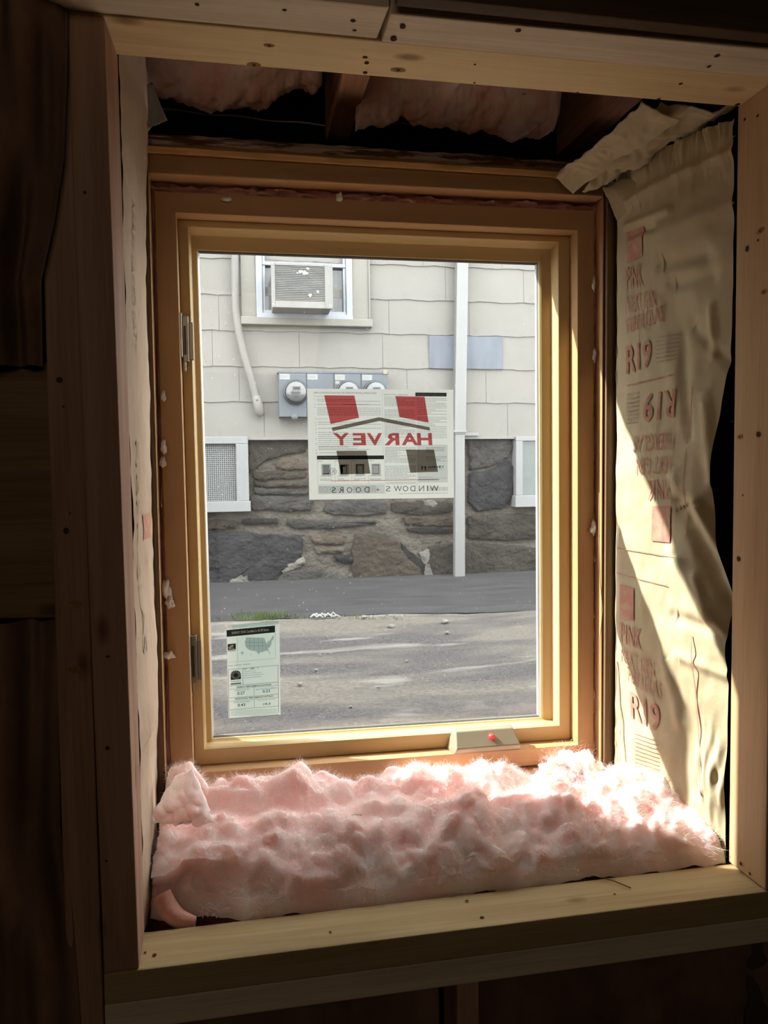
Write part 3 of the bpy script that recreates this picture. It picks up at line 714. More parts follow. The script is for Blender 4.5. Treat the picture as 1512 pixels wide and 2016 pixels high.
def LP(pts, mi): put_poly(lg, [(SX(x), SYY(x, y)) for x, y in pts], fnl, mi)
LP([(223,127),(500,128),(540,336),(277,395)], 0); LP([(882,130),(1158,134),(1194,381),(917,328)], 0)
LP([(285,430),(725,330),(728,366),(295,462)], 1); LP([(725,330),(1202,425),(1207,457),(728,366)], 1)
LP([(325,646),(602,646),(638,864),(362,870)], 1); LP([(974,638),(1244,640),(1280,852),(1014,858)], 1)
lf = S(.0008)
# HARVEY reads mirrored: heavy wide letters
word = 'HARVEY'; Xs = [(1085,1228),(935,1092),(772,915),(612,756),(480,600),(300,450)]
for ch, (xa2_, xb2_) in zip(word, Xs):
    put_text(lg, ch, SX(xa2_), SX(xb2_), SYY(0, 480), SYY(0, 596), lf, 0, flipx=True, bold=.032, slant=-.004)
for ch, (xa2_, xb2_) in zip('WINDOWS', [(1200,1285),(1172,1184),(1095,1145),(1012,1060),(940,992),(856,932),(780,822)]):
    put_text(lg, ch, SX(xa2_), SX(xb2_), SYY(0, 984), SYY(0, 1037), lf, 2, flipx=True)
for ch, (xa2_, xb2_) in zip('DOORS', [(578,625),(498,548),(415,466),(342,384),(275,314)]):
    put_text(lg, ch, SX(xa2_), SX(xb2_), SYY(0, 990), SYY(0, 1044), lf, 2, flipx=True)
zone(686, 722, 1014, 1020, .0008, 0, lg); zone(701, 707, 1000, 1034, .0008, 0, lg)
zone(270, 1290, 926, 931, .0008, 0, lg); zone(1090, 1290, 925, 929, .0009, 1, lg)
put_text(lg, 'R', SX(276), SX(305), SYY(0, 822), SYY(0, 858), lf, 2, flipx=True)
for k in range(28):
    t0, t1 = 6.2832*k/28, 6.2832*(k+1)/28
    put_poly(lg, [(SX(291+r_*math.cos(t_)), SYY(0, 840+r_*math.sin(t_))) for r_, t_ in ((32, t0), (32, t1), (28, t1), (28, t0))], lf, 2)
lg.build('mirrored_logo', [inkred, inkbrown, inktxt], sheet, fix=False)
tx = MB(); tf = S(.0011)
def T(s_, X0, X1, Y0, Y1, mi=1, bold=0): put_text(tx, s_, SX(X0), SX(X1), SYY(0, Y0), SYY(0, Y1), tf, mi, bold=bold)
T('NEW CONSTRUCTION NAIL FIN WINDOW INSTALLATION GUIDE', 130, 705, 96, 112)
def lorem(X0, X1, Y0, Y1, pitch, h=5.5, seed=1, gaps=()):
    """lines of print too small to read: short strokes in word lengths"""
    rnd = random.Random(seed); y = Y0
    while y < Y1:
        if not any(a_ <= y <= b_ for a_, b_ in gaps):
            x = X0; xe = X1-(rnd.random() < .25)*rnd.uniform(.2, .6)*(X1-X0)
            while x < xe:
                wl = rnd.uniform(8, 34); wl = min(wl, xe-x)
                put_rect(tx, SX(x), SX(x+wl), SYY(0, y-h/2*rnd.uniform(.7, 1)), SYY(0, y+h/2), tf, 2)
                x += wl+rnd.uniform(3, 5)
        y += pitch
T('Preparing', 132, 215, 130, 145, 2); T('Preparing the opening', 136, 255, 340, 354, 2)
lorem(158, 745, 165, 330, 16, seed=3, gaps=((190, 204), (220, 234), (322, 330)))
T('See Water Management Procedure, Step 1.', 400, 645, 205, 219, 0)
lorem(162, 745, 378, 640, 19, seed=4, gaps=((402, 416), (426, 430), (445, 460), (512, 522)))
lorem(165, 640, 636, 640, 10, seed=5); lorem(170, 400, 664, 668, 10, seed=6)
T('1.', 134, 144, 160, 172); T('2.', 134, 144, 206, 218); T('3.', 134, 144, 232, 244)
for k, yy in enumerate((374, 398, 436, 468, 528, 574, 634, 662)): T('%d.' % (k+1), 138, 150, yy, yy+12)
T('See Day Time Installation Reference section.', 165, 440, 602, 617, 0)
lorem(775, 1068, 140, 520, 13.5, seed=8, gaps=((225, 248), (330, 350)))
lorem(775, 1068, 620, 925, 12.5, seed=9, gaps=((765, 785),)); lorem(782, 1068, 948, 975, 14, seed=10)
T('Installation Materials', 905, 1000, 110, 122); T('Additional Notes', 772, 890, 110, 122)
lorem(1086, 1368, 150, 540, 15, seed=11, gaps=((215, 222), (310, 320)))
lorem(1165, 1350, 622, 668, 14, seed=12); lorem(1165, 1365, 706, 750, 14, seed=13)
lorem(1090, 1365, 902, 930, 12, h=3.5, seed=14); lorem(160, 390, 985, 1050, 13, seed=15); lorem(470, 690, 985, 1050, 13, seed=16); lorem(905, 1375, 1058, 1064, 10, seed=17)
zone(1070, 1368, 95, 130, .0011, 0, tx); zone(147, 766, 692, 728, .0011, 0, tx)
wt = S(.0014)
put_text(tx, 'MOST IMPORTANT Installation Practices', SX(1080), SX(1350), SYY(0, 106), SYY(0, 121), wt, 3)
put_text(tx, 'Water Flashing Procedure', SX(158), SX(340), SYY(0, 704), SYY(0, 719), wt, 3)
for x_, a_, b_ in ((758, 100, 690), (772, 728, 1060), (1078, 130, 1060), (150, 728, 1050), (308, 732, 960), (463, 732, 962), (617, 732, 962)): zone(x_, x_+1.8, a_, b_, .0011, 2, tx)
zone(150, 772, 960, 962, .0011, 2, tx)
for k, (x_, lb) in enumerate(((155, 'STEP 1'), (312, 'STEP 2'), (467, 'STEP 3'), (622, 'STEP 4'))):
    T(lb, x_, x_+44, 738, 748); cx = (228, 390, 540, 688)[k]
    zone(cx-44, cx+46, 770, 884, .0009, 4, tx); zone(cx-42, cx+44, 772, 882, .0010, 5, tx)
    zone(cx-30, cx-26, 780, 866, .0011, 0, tx); zone(cx+26, cx+30, 780, 866, .0011, 0, tx); zone(cx-26, cx+26, 780, 785, .0011, 0, tx); zone(cx-26, cx+26, 861, 866, .0011, 0, tx)
    zone(cx-25, cx+25, 786, 860, .0012, 6 if k == 0 else 5, tx)
    if k == 0: zone(cx-30, cx+28, 858, 866, .0013, 0, tx)
    if k == 1: zone(cx-32, cx-8, 784, 860, .0013, 0, tx); zone(cx-32, cx+15, 784, 796, .0013, 0, tx)
    if k == 2: zone(cx-34, cx-27, 778, 866, .0013, 0, tx); zone(cx+27, cx+34, 778, 866, .0013, 0, tx); zone(cx-30, cx+30, 776, 784, .0013, 0, tx)
    lorem(cx-60, cx+55, 886, 890, 10, h=4, seed=30+k); lorem(cx-55, cx+50, 912, 932, 11, seed=20+k)
# small readable logo at lower right of the sheet
for ch_i, ch in enumerate('HARVEY'): T(ch, 1186+ch_i*26, 1186+ch_i*26+22, 794, 816, 0, bold=.03)
T('BUILDING PRODUCTS', 1188, 1338, 822, 832, 2)
for x_ in (1118, 1150):
    zone(x_, x_+14, 796, 812, .0012, 0, tx); zone(x_, x_+14, 818, 832, .0012, 0, tx)
put_poly(tx, [(SX(1114), SYY(0, 818)), (SX(1141), SYY(0, 808)), (SX(1168), SYY(0, 818)), (SX(1168), SYY(0, 813)), (SX(1141), SYY(0, 803)), (SX(1114), SYY(0, 813))][::-1], tf, 0)
rnd = random.Random(5); x_ = 1190
while x_ < 1372:
    ww = rnd.uniform(1.5, 5); zone(x_, x_+ww, 998, 1038, .0011, 2, tx); x_ += ww+rnd.uniform(2, 5)
tx.build('printed_text', [inkblk, inktxt, ink('small_print', (.50, .50, .50)), paper_mat('white_lettering', (.8, .8, .8), None, .1), ink('grey_line_print', (.75, .75, .75)), ink('pale_grey_print', (.9, .9, .9)), ink('mid_grey_print', (.45, .47, .47))], sheet, fix=False)

# energy label, lower left
EQ = [at(446, 1239, .072), at(550, 1229, .072), at(552.5, 1407, .072), at(449.5, 1415, .072)]
def EF(lift):
    def fn(u, v): p = quadpt(EQ, u, v); return Vector((p.x, .0722-lift, p.z))
    return fn
BQ = [at(457, 1231, .0745), at(547, 1222, .0745), at(549, 1400, .0745), at(460, 1409, .0745)]
back = MB(); put_rect(back, 0, 1, 0, 1, lambda u, v: Vector((quadpt(BQ, u, v).x, .0748, quadpt(BQ, u, v).z)), 0, 2, 2)
el = empty('energy_label', EQ[3], 'pale rating label with small map stuck low on the left of the glass', 'label')
teal = paper_mat('pale_teal_sheet', (.76, .83, .81), None, .245)
tealdk = ink('teal_film', (.72, .88, .86))
back.build('backing_sheet', tealdk, el, fix=False)
b = MB(); put_rect(b, 0, 1, 0, 1, EF(0), 0, 4, 6); b.build('paper', teal, el, fix=False)
ex = MB()
def eu(X): return (X-150)/960.0
def ev(X, Y): return (Y-(225-(X-150)*.042))/1630.0
def EP(pts, lift=.0004, mi=0): put_poly(ex, [(eu(x), ev(x, y)) for x, y in pts], EF(lift), mi)
def ER(X0, X1, Y0, Y1, lift=.0004, mi=0): EP([(X0, Y0), (X0, Y1), (X1, Y1-(X1-X0)*.042), (X1, Y0-(X1-X0)*.042)], lift, mi)
def ET(s_, X0, X1, Y0, Y1, lift=.0004, mi=0, bold=0):
    f_ = EF(lift)
    def fn(u, v):
        X = 150+u*960; return f_(u, ev(X, v-(X-X0)*.042))
    vs_, fs = text2d(s_, bold)
    ex.add([fn(eu(lerp(X0, X1, a_)), lerp(Y1, Y0, b_)) for a_, b_ in vs_], fs, mi)
ER(150, 1028, 240, 362); ET('ENERGY STAR Certified in All 50 States', 242, 915, 272, 318, .0008, 2, .02)
ER(166, 1035, 826, 829, mi=1); ER(341, 344, 395, 820, mi=1); ER(1028, 1031, 330, 785, mi=1)
usa = [(500,385),(640,398),(760,405),(820,415),(840,430),(850,475),(862,512),(880,515),(890,480),(930,470),(955,430),(985,380),(1010,395),(1000,440),(970,470),(955,540),(930,580),(900,620),(915,660),(938,712),(920,705),(895,650),(850,650),(800,665),(750,670),(722,710),(690,660),(650,640),(585,630),(530,605),(490,560),(475,480)]
EP(usa[::-1], mi=3)
for a_, b_, c_, d_ in ((560,395,560,600),(640,400,640,630),(715,405,720,690),(790,415,795,660),(480,470,870,500),(490,540,940,560),(850,560,860,640)):
    if a_ == c_ or abs(a_-c_) < 12: EP([(a_, b_), (c_, d_), (c_+4, d_), (a_+4, b_)], .0008, 4)
    else: EP([(a_, b_), (a_, b_+5), (c_, d_+5), (c_, d_)], .0008, 4)
EP([(400,650),(430,640),(455,650),(440,690),(410,705),(405,690),(420,680),(400,670)][::-1], mi=3); EP([(570,700),(590,695),(592,712),(575,715)], mi=3)
ER(166, 310, 495, 600); EP([(172,560),(220,515),(280,505),(262,548),(210,560),(270,575),(200,585)][::-1], .0008, 2); ET('energy', 180, 290, 566, 590, .0010, 2); ER(166, 308, 604, 632, mi=4)
ET('MODEL  CASEMENT  WINDOW', 165, 570, 880, 902, mi=1)
ER(165, 1082, 955, 960, mi=0); ER(165, 169, 955, 1850, mi=0); ER(1072, 1078, 915, 1780, mi=0); ER(425, 430, 945, 1245)
EP([(208,1150),(208,1050),(230,1005),(270,985),(330,982),(370,1000),(392,1045),(392,1138)][::-1], mi=0)
for k in range(14):
    t_ = 6.283*k/14; EP([(300+30*math.cos(t_), 1063+30*math.sin(t_)), (300+85*math.cos(t_-.09), 1063+72*math.sin(t_-.09)), (300+85*math.cos(t_+.09), 1063+72*math.sin(t_+.09))], .0008, 2)
ER(205, 392, 1212, 1236, mi=1); ET('RATED', 215, 385, 1168, 1190, mi=1); ET('CERTIFIED', 240, 370, 1218, 1230, .0008, 2)
ET('107 - 288 - 1', 440, 705, 945, 980, mi=0)
for y_, w_ in ((1000, 215), (1035, 330), (1072, 370), (1110, 330)): ET('Vinyl casement double glazed panel'[:int(w_/11)], 440, 440+w_, y_, y_+22, mi=1)
ER(180, 1078, 1255, 1260); ET('ENERGY PERFORMANCE RATINGS', 315, 945, 1272, 1302, bold=.02); ER(180, 1078, 1318, 1322)
ER(624, 629, 1300, 1450); ET('U-Factor (U.S./I-P)', 270, 540, 1335, 1362, mi=1); ET('Solar Heat Gain Coefficient', 660, 1045, 1325, 1350, mi=1)
ET('0.27', 322, 458, 1372, 1425, bold=.01); ET('0.23', 785, 918, 1352, 1405, bold=.01)
ER(180, 1078, 1475, 1480); ET('ADDITIONAL PERFORMANCE RATINGS', 275, 975, 1485, 1513, bold=.02); ER(180, 1078, 1535, 1539)
ER(624, 629, 1515, 1665); ET('Visible Transmittance', 250, 555, 1548, 1572, mi=1); ET('Air Leakage (U.S./I-P)', 695, 1010, 1528, 1552, mi=1)
ET('0.43', 325, 460, 1588, 1640, bold=.01); ET('\u22640.3', 782, 922, 1590, 1632, bold=.02)
ER(180, 1078, 1690, 1695); ER(180, 1082, 1850, 1856)
for k in range(6):
    x_ = 200
    while x_ < (1050 if k < 5 else 690):
        if k == 5 and x_ < 580: x_ = 580
        wl = random.uniform(14, 50); ER(x_, min(x_+wl, 1056), 1706+k*22, 1714+k*22, mi=4); x_ += wl+7
ex.build('printed_text', [inkblk, inktxt, paper_mat('white_lettering_b', (.8, .85, .84), None, .1), ink('map_grey_print', (.62, .66, .66)), ink('fine_line_print', (.55, .6, .6))], el, fix=False)

# ---------------------------------------------------------------- timber around the window
def board(name, mb, m_, label, cat, group=None, bevel=.0025, marks=()):
    o = mb.build(name, [m_, nailm, knotm], None, bevel)
    return tag(o, label, cat, group)
def rough(mb, amp=.0015): pass
# rough opening (front face y=-.03)
ro = empty('rough_opening_frame', (0, 0, -.05), 'brown lumber frame directly around the pine window jamb', 'window framing')
MB().hexa([(-.3945, -.03, 1.036), (.424, -.03, 1.0405), (.424, -.03, 1.0685), (-.3945, -.03, 1.0685), (-.3945, .09, 1.036), (.424, .09, 1.0405), (.424, .09, 1.0685), (-.3945, .09, 1.0685)]).build('header', jambX, ro, bevel=.002)
MB().box(-.445, -.3935, -.03, .09, -.16, 1.068).build('side_stud', jambZ, ro, bevel=.0015)
MB().box(.4245, .4275, -.024, .09, -.14, 1.042).box(.4275, .47, -.010, .09, -.16, 1.068).build('side_stud', jambZ, ro, bevel=.001)
MB().box(-.3935, .4245, -.012, .09, -.16, -.046).build('sill_plate', jambX, ro, bevel=.002)
# pink insulation pushed into the gap around the jamb
def strip(p0, p1, w_, seedv, n=160):
    mb = MB(); p0 = Vector(p0); p1 = Vector(p1); d = (p1-p0).normalized(); side = Vector((d.z, 0, -d.x))
    k = 9
    V = []
    for i in range(n):
        t_ = i/(n-1)
        for j in range(k):
            s_ = j/(k-1)*2-1
            q_ = lerp(p0, p1, t_)+side*w_*s_
            bul = .004*(1-s_*s_)+.016*ns(q_.x+.3*s_, seedv, q_.z, 26)+.010*ns(q_.x, seedv+s_*.02, q_.z+.01*s_, 75)+.004*ns(q_.x+s_*.01, seedv, q_.z, 190)
            V.append((q_.x, q_.y-bul, q_.z))
    mb.add(V, [(i*k+j, i*k+j+1, (i+1)*k+j+1, (i+1)*k+j) for i in range(n-1) for j in range(k-1)], 0, True); return mb
gi = empty('gap_insulation', (0, .01, -.04), 'dark pink insulation stuffed in the narrow gap around the jamb', 'insulation')
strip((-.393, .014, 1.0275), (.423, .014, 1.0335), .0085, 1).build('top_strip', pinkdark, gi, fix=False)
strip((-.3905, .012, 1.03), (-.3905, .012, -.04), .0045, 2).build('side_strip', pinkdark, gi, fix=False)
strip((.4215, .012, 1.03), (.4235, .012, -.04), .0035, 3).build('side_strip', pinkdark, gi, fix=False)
def wisp(mb, c, r, sx=1, sz=1, sd=0, sub=4, amp=.5):
    bm = bmesh.new(); bmesh.ops.create_icosphere(bm, subdivisions=sub, radius=1)
    V = []
    for v in bm.verts:
        d = v.co.normalized(); k = 1+amp*(noise.fractal(d*1.5+Vector((sd, sd*2, 0)), 1.2, 2, 4)+.5*(.3-abs(ns(d.x+sd, d.y, d.z, 2.6))))+.05*amp*ns(d.x+sd, d.y, d.z, 9)
        V.append((c[0]+d.x*r*k*sx, c[1]+d.y*r*k*.8, c[2]+d.z*r*k*sz))
    F = [tuple(x.index for x in f_.verts) for f_ in bm.faces]; bm.free(); mb.add(V, F, 0, True)
for px, py, r_, sx, sz in ((326, 1160, .009, .9, 1.5), (334, 1185, .006, 1.1, 1.6), (330, 1290, .008, 1.3, .7), (322, 780, .005, .7, 1.6), (322, 880, .006, .7, 1.8), (320, 910, .005, 1, 1.6), (668, 388, .006, .8, 1.2), (445, 392, .004, 2, .8), (1168, 1040, .006, .8, 2), (1170, 700, .005, .6, 2.2), (1169, 560, .004, .7, 3)):
    q_ = at(px, py, -.006); tw = MB(); wisp(tw, q_, r_, sx, sz, px*.01, 3, .7); tw.build('loose_wisp', pink, gi)
# old plank capping the outer wall
oldpaint = mat('peeling_white_paint', (.85, .80, .70), .8, c2=(.24, .13, .08), scale=(7, 20, 70), p0=.46, p1=.53, bump=.8, bs=50, bd=.004)
pk = empty('old_top_plank', (0, -.03, 1.07), 'rough old plank with peeling white paint above the window', 'plank')
def plank_piece(za, zb_, y0, amp, sd):
    mb = MB(); n = 200
    V = []
    for i in range(n):
        x = lerp(-.3945, .362, i/(n-1)); a_ = amp*ns(x, sd, 0, 9)+amp*.6*ns(x, sd, 4, 40)
        V += [(x, y0+.002*ns(x, sd, 1, 30), za), (x, y0-.004+.003*ns(x, sd, 3, 20), (za+zb_)/2), (x, y0+.002, zb_+a_), (x, y0+.05, zb_+a_*.5), (x, y0+.05, za)]
    k = 5
    mb.add(V, [(i*k+j, i*k+(j+1) % k, (i+1)*k+(j+1) % k, (i+1)*k+j) for i in range(n-1) for j in range(k)])
    return mb
plank_piece(1.069, 1.084, -.036, .002, 2).build('lower_edge', wood('orange_old_wood', (.78, .48, .19), (.26, .12, .05), 'X', knots=False, contrast=1.3), pk)
plank_piece(1.084, 1.102, -.030, .003, 5).build('painted_edge', oldpaint, pk)

# old dark boards beside the window, right
board('old_wall_plank', MB().hexa([(.4275, -.034, -.13), (.441, -.034, -.13), (.436, -.034, 1.06), (.4295, -.034, 1.06), (.43, -.012, -.13), (.47, -.012, -.13), (.47, -.012, 1.06), (.43, -.012, 1.06)]), oldZ, 'dark weathered plank in the gap between window and right paper facing', 'plank', bevel=.001)
strand = [at(1180, 970, -.036), at(1179, 1060, -.037), at(1182, 1150, -.038), at(1186, 1200, -.039), at(1181, 1260, -.037), at(1180, 1400, -.037)]
tag(MB().tube(strand, .0009, 6).build('twine', mat('straw_twine', (.60, .42, .22), .7)), 'thin pale fibre hanging down the dark plank right of the window', 'twine')

# ---------------------------------------------------------------- inner stud frame
YF, YB = -.3565, -.2675
def AF(px, py): p = at(px, py, YF); return (p.x, p.z)
def nails(mb, pts):
    for c, ax, ay, r in pts:
        if r > .0045: mb.disc(c, r*1.25, 14, 2, ax, ay, random.uniform(.45, .7)); c = Vector(c)-ax.cross(ay)*.0002; r *= .35
        mb.disc(c, r, 8, 1, ax, ay, random.uniform(.7, 1.3))
X_, Y_, Z_ = Vector((1, 0, 0)), Vector((0, 1, 0)), Vector((0, 0, 1))
# left trimmer stud
lf_t, lf_b = AF(205, 30), AF(274, 1908); lb_t = at(232, 107, YB); lb_b = at(285, 1830, YB)
wst = .0445
def trim_stud(xt, zt_, xb2, zb2_, bxt, bxb, w_, z_top, z_bot):
    f_ = [(xb2-w_, YF, z_bot), (xb2, YF, z_bot), (xt, YF, z_top), (xt-w_, YF, z_top)]
    b_ = [(bxb-w_, YB, z_bot), (bxb, YB, z_bot), (bxt, YB, z_top), (bxt-w_, YB, z_top)]
    return MB().hexa(f_+b_)
HZ = 1.1005; SZ = -.1215
nb_ = trim_stud(lf_t[0], 0, lf_b[0], 0, lb_t.x, lb_b.x, wst, HZ, SZ)
def xn(t_): return lerp(lf_t[0], lf_b[0], t_)
nails(nb_, [((lf_t[0]-.0295, YF-.0004, .885), X_, Z_, .002), ((lf_t[0]-.02, YF-.0004, .30), X_, Z_, .0025), ((lf_t[0]-.024, YF-.0004, .18), X_, Z_, .003), ((lf_t[0]-.030, YF-.0004, .03), X_, Z_, .002)])
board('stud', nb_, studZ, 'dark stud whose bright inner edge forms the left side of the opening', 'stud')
# second stud, further left
s_t0, s_t1, s_b0, s_b1 = AF(66, 0), AF(134, 0), AF(132, 2016), AF(203, 2016)
yo = YF+.004
nb_ = MB().hexa([(s_b0[0], yo, s_b0[1]-.15), (s_b1[0], yo, s_b1[1]-.15), (s_t1[0], yo, s_t1[1]+.2), (s_t0[0], yo, s_t0[1]+.2), (s_b0[0], yo+.089, s_b0[1]-.15), (s_b1[0], yo+.089, s_b1[1]-.15), (s_t1[0], yo+.089, s_t1[1]+.2), (s_t0[0], yo+.089, s_t0[1]+.2)])
for px, py, r_ in ((117, 748, .006), (130, 1045, .005), (148, 1190, .010), (147, 1318, .009), (138, 1010, .002), (125, 800, .002)):
    q_ = at(px, py, yo-.0005); nails(nb_, [(q_, X_, Z_, r_*.7)])
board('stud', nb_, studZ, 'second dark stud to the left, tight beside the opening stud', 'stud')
# right stud
rt, rb = at(1452, 220, YB), at(1434, 1704, YB); rft, rfb = at(1530, 157, YF), at(1507, 1756, YF)
nb_ = MB().hexa([(rfb.x, YF, SZ), (rfb.x+.045, YF, SZ), (rft.x+.045, YF, HZ), (rft.x, YF, HZ), (rb.x, YB, SZ), (rb.x+.045, YB, SZ), (rt.x+.045, YB, HZ), (rt.x, YB, HZ)])
def inner_right(px, py):
    v = ray(px, py); xr = (rft.x+rt.x+rfb.x+rb.x)/4; p = CAM+v*((xr-CAM.x)/v.x); p.x -= .0015; return p
for px, py, r_ in ((1468, 235, .003), (1493, 228, .003), (1472, 490, .004), (1498, 455, .007), (1494, 473, .0025), (1505, 575, .005), (1458, 860, .0055), (1494, 855, .0045), (1455, 1100, .004), (1464, 975, .0018), (1443, 830, .002), (1478, 1720, .003), (1460, 1700, .003)):
    nails(nb_, [(inner_right(px, py), Y_, Z_, r_)])
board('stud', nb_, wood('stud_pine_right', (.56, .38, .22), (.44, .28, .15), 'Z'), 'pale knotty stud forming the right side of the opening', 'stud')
# header over the opening
nb_ = MB().box(-.60, .80, YF, YB, HZ, HZ+.038)
def under(px, py, z): p = atz(px, py, z-.0004); return p
for px, py, r_ in ((530, 90, .006), (500, 128, .008), (719, 113, .004), (722, 124, .0035), (719, 143, .0035), (784, 138, .009), (935, 127, .002), (934, 163, .002), (1136, 183, .0025), (1297, 195, .0035), (1340, 165, .003), (1452, 206, .004), (1032, 185, .003)):
    nails(nb_, [(under(px, py, HZ), X_, Y_, r_)])
board('header_board', nb_, pineX, 'bright pine board seen from below across the top of the opening', 'board')
# front strapping boards in two lengths
joint = atz(757, 58, HZ).x
nb_ = MB().hexa([(-.75, -.428, HZ+.002), (joint-.0015, -.426, HZ+.002), (joint-.0015, -.426, HZ+.040), (-.75, -.428, HZ+.040), (-.75, YF-.0005, HZ+.002), (joint-.005, YF-.0005, HZ+.002), (joint-.005, YF-.0005, HZ+.04), (-.75, YF-.0005, HZ+.04)])
for px, py, r_ in ((388, 9, .003), (695, 41, .0035), (698, 60, .003), (560, 20, .003)): nails(nb_, [(under(px, py, HZ+.002), X_, Y_, r_)])
board('strapping_board', nb_, greyX, 'greyish board under the dark ceiling, left length up to the cracked joint', 'board')
nb_ = MB().hexa([(joint+.0015, -.419, HZ-.001), (1.0, -.430, HZ-.003), (1.0, -.430, HZ+.037), (joint+.0015, -.419, HZ+.037), (joint+.0005, YF-.0005, HZ-.001), (1.0, YF-.0005, HZ-.003), (1.0, YF-.0005, HZ+.037), (joint+.0005, YF-.0005, HZ+.037)])
for px, py, r_ in ((793, 53, .004), (775, 77, .0045), (1020, 61, .004), (1412, 110, .004), (1396, 131, .003)): nails(nb_, [(under(px, py, HZ-.002), X_, Y_, r_)])
board('strapping_board', nb_, greyX, 'greyish board under the dark ceiling, right length from the cracked joint', 'board')
# beam above the strapping; added dark front board stands for the strapping's shaded face
board('beam_and_shade_board', MB().box(joint+.004, 1.2, -.4535, -.4305, HZ+.001, HZ+.075).box(-.055, 1.2, -.4305, -.36, HZ+.041, HZ+.09), wood('shaded_beam_wood', (.10, .06, .03), (.05, .03, .016), 'X', knots=False), 'dark brown beam on the right strapping board, with a dark front board added as shade', 'beam')
# sill board
zl = AF(274, 1908)[1]
s0 = MB().hexa([(AF(204, 1916)[0], YF, SZ-.044), (.62, YF, SZ-.044), (.62, YF, SZ-.001), (AF(204, 1916)[0], YF, SZ-.001), (-.46, YB, SZ-.044), (.62, YB, SZ-.044), (.62, YB, SZ-.003), (-.46, YB, SZ-.003)])
def top(px, py): p = atz(px, py, SZ-.0005); return p
for px, py, r_ in ((919, 1773, .003), (949, 1806, .0035), (304, 1880, .003), (286, 1875, .002), (650, 1835, .002), (1210, 1760, .002)): nails(s0, [(top(px, py), X_, Y_, r_)])
o_ = board('sill_board', s0, wood('sill_pine', (.50, .38, .20), (.36, .25, .12), 'X'), 'flat board along the bottom of the opening in front of the pink insulation', 'board')
splinter = MB().tube([atz(1190, 1729, SZ+.001), atz(1210, 1735, SZ+.003), atz(1242, 1748, SZ+.001)], .001, 6)
tag(splinter.build('splinter', mat('splinter_wood', (.22, .14, .07), .8)), 'thin dark splinter lying on the sill board', 'splinter')
board('lower_plate', MB().box(AF(204, 1990)[0], .64, YF+.004, YB, SZ-.086, SZ-.0455), greyX, 'second dim plate directly beneath the sill board', 'board')
q0, q1 = AF(903, 1935), AF(948, 1935)
board('cripple_stud', MB().box(q0[0], q1[0], YF+.01, YB, -.92, SZ-.0875), studZ, 'short dark stud below the sill board near the middle', 'stud')

# dark kraft faced insulation in the lower and left bays
def sheet3(name, quad, nu, nv, disp, m_, label, cat, parent=None, thick=.003, fix=False):
    """quad of 3D corners TL TR BR BL, displaced toward the room by disp(u,v,p)"""
    q_ = [Vector(p) for p in quad]
    def fn(u, v):
        p = quadpt(q_, u, v); d = disp(u, v, p)
        return p+(d if isinstance(d, Vector) else Vector((0, -d, 0)))
    mb = grid(fn, nu, nv); o = mb.build(name, m_, parent, fix=fix)
    if thick:
        so = o.modifiers.new('solid', 'SOLIDIFY'); so.thickness = thick; so.offset = 1
    if label: tag(o, label, cat)
    return o
def crumple(p, s_, sd, amp): return amp*(abs(ns(p.x+sd, p.y, p.z*.5, s_))+.5*abs(ns(p.x, p.y+sd, p.z, s_*2.3)))
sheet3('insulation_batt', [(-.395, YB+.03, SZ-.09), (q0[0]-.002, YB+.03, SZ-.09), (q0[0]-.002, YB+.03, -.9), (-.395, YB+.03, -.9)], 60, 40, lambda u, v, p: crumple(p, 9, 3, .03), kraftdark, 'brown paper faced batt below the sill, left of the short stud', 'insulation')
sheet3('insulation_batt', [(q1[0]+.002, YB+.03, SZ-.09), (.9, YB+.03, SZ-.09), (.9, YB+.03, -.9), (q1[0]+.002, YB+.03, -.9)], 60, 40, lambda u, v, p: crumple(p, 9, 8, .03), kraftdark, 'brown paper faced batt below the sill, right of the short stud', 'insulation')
tag(MB().box(.583, 1.6, YB+.02, YB+.05, -.92, 1.09).build('dark_wall_board', shell), 'dark rough board right of the pale stud', 'board')

# upper-left batt facing bulging over the studs
def left_bulge(u, v, p):
    f_ = .045*math.sin(math.pi*min(1, u*1.02))**.6*(.6+.4*math.sin(v*5+1))
    folds = .020*math.sin(u*17+v*5+2*ns(p.x, 0, p.z, 5))+.010*math.sin(u*31-v*9)+.012*ns(p.x*3, 1, p.z, 9)
    return .006+f_+folds*min(1, math.sin(math.pi*min(1, u))*1.6)
TLq = at(-170, -120, YF+.002); TRq = at(136, -120, YF-.002); BRq = at(84, 722, YF+.008); BLq = at(-170, 722, YF+.008)
mid = at(133, 330, YF)
def ub(u, v):
    right = interp([(0, 136), (.30, 135), (.52, 128), (.66, 110), (.80, 84), (1, 86)], v)
    px = lerp(-170, right, u); py = lerp(-120, 722, v)
    p = at(px, py, YF-.001); p.y -= 0; d = left_bulge(u, v, p)
    base = p+Vector((0, .004*(1-u), 0)); return base+Vector((0, -d*.8, 0))
o_ = grid(ub, 150, 200).build('insulation_batt', kraftdark, fix=False); tag(o_, 'dark wrinkled brown paper facing hanging at the upper left corner', 'insulation')
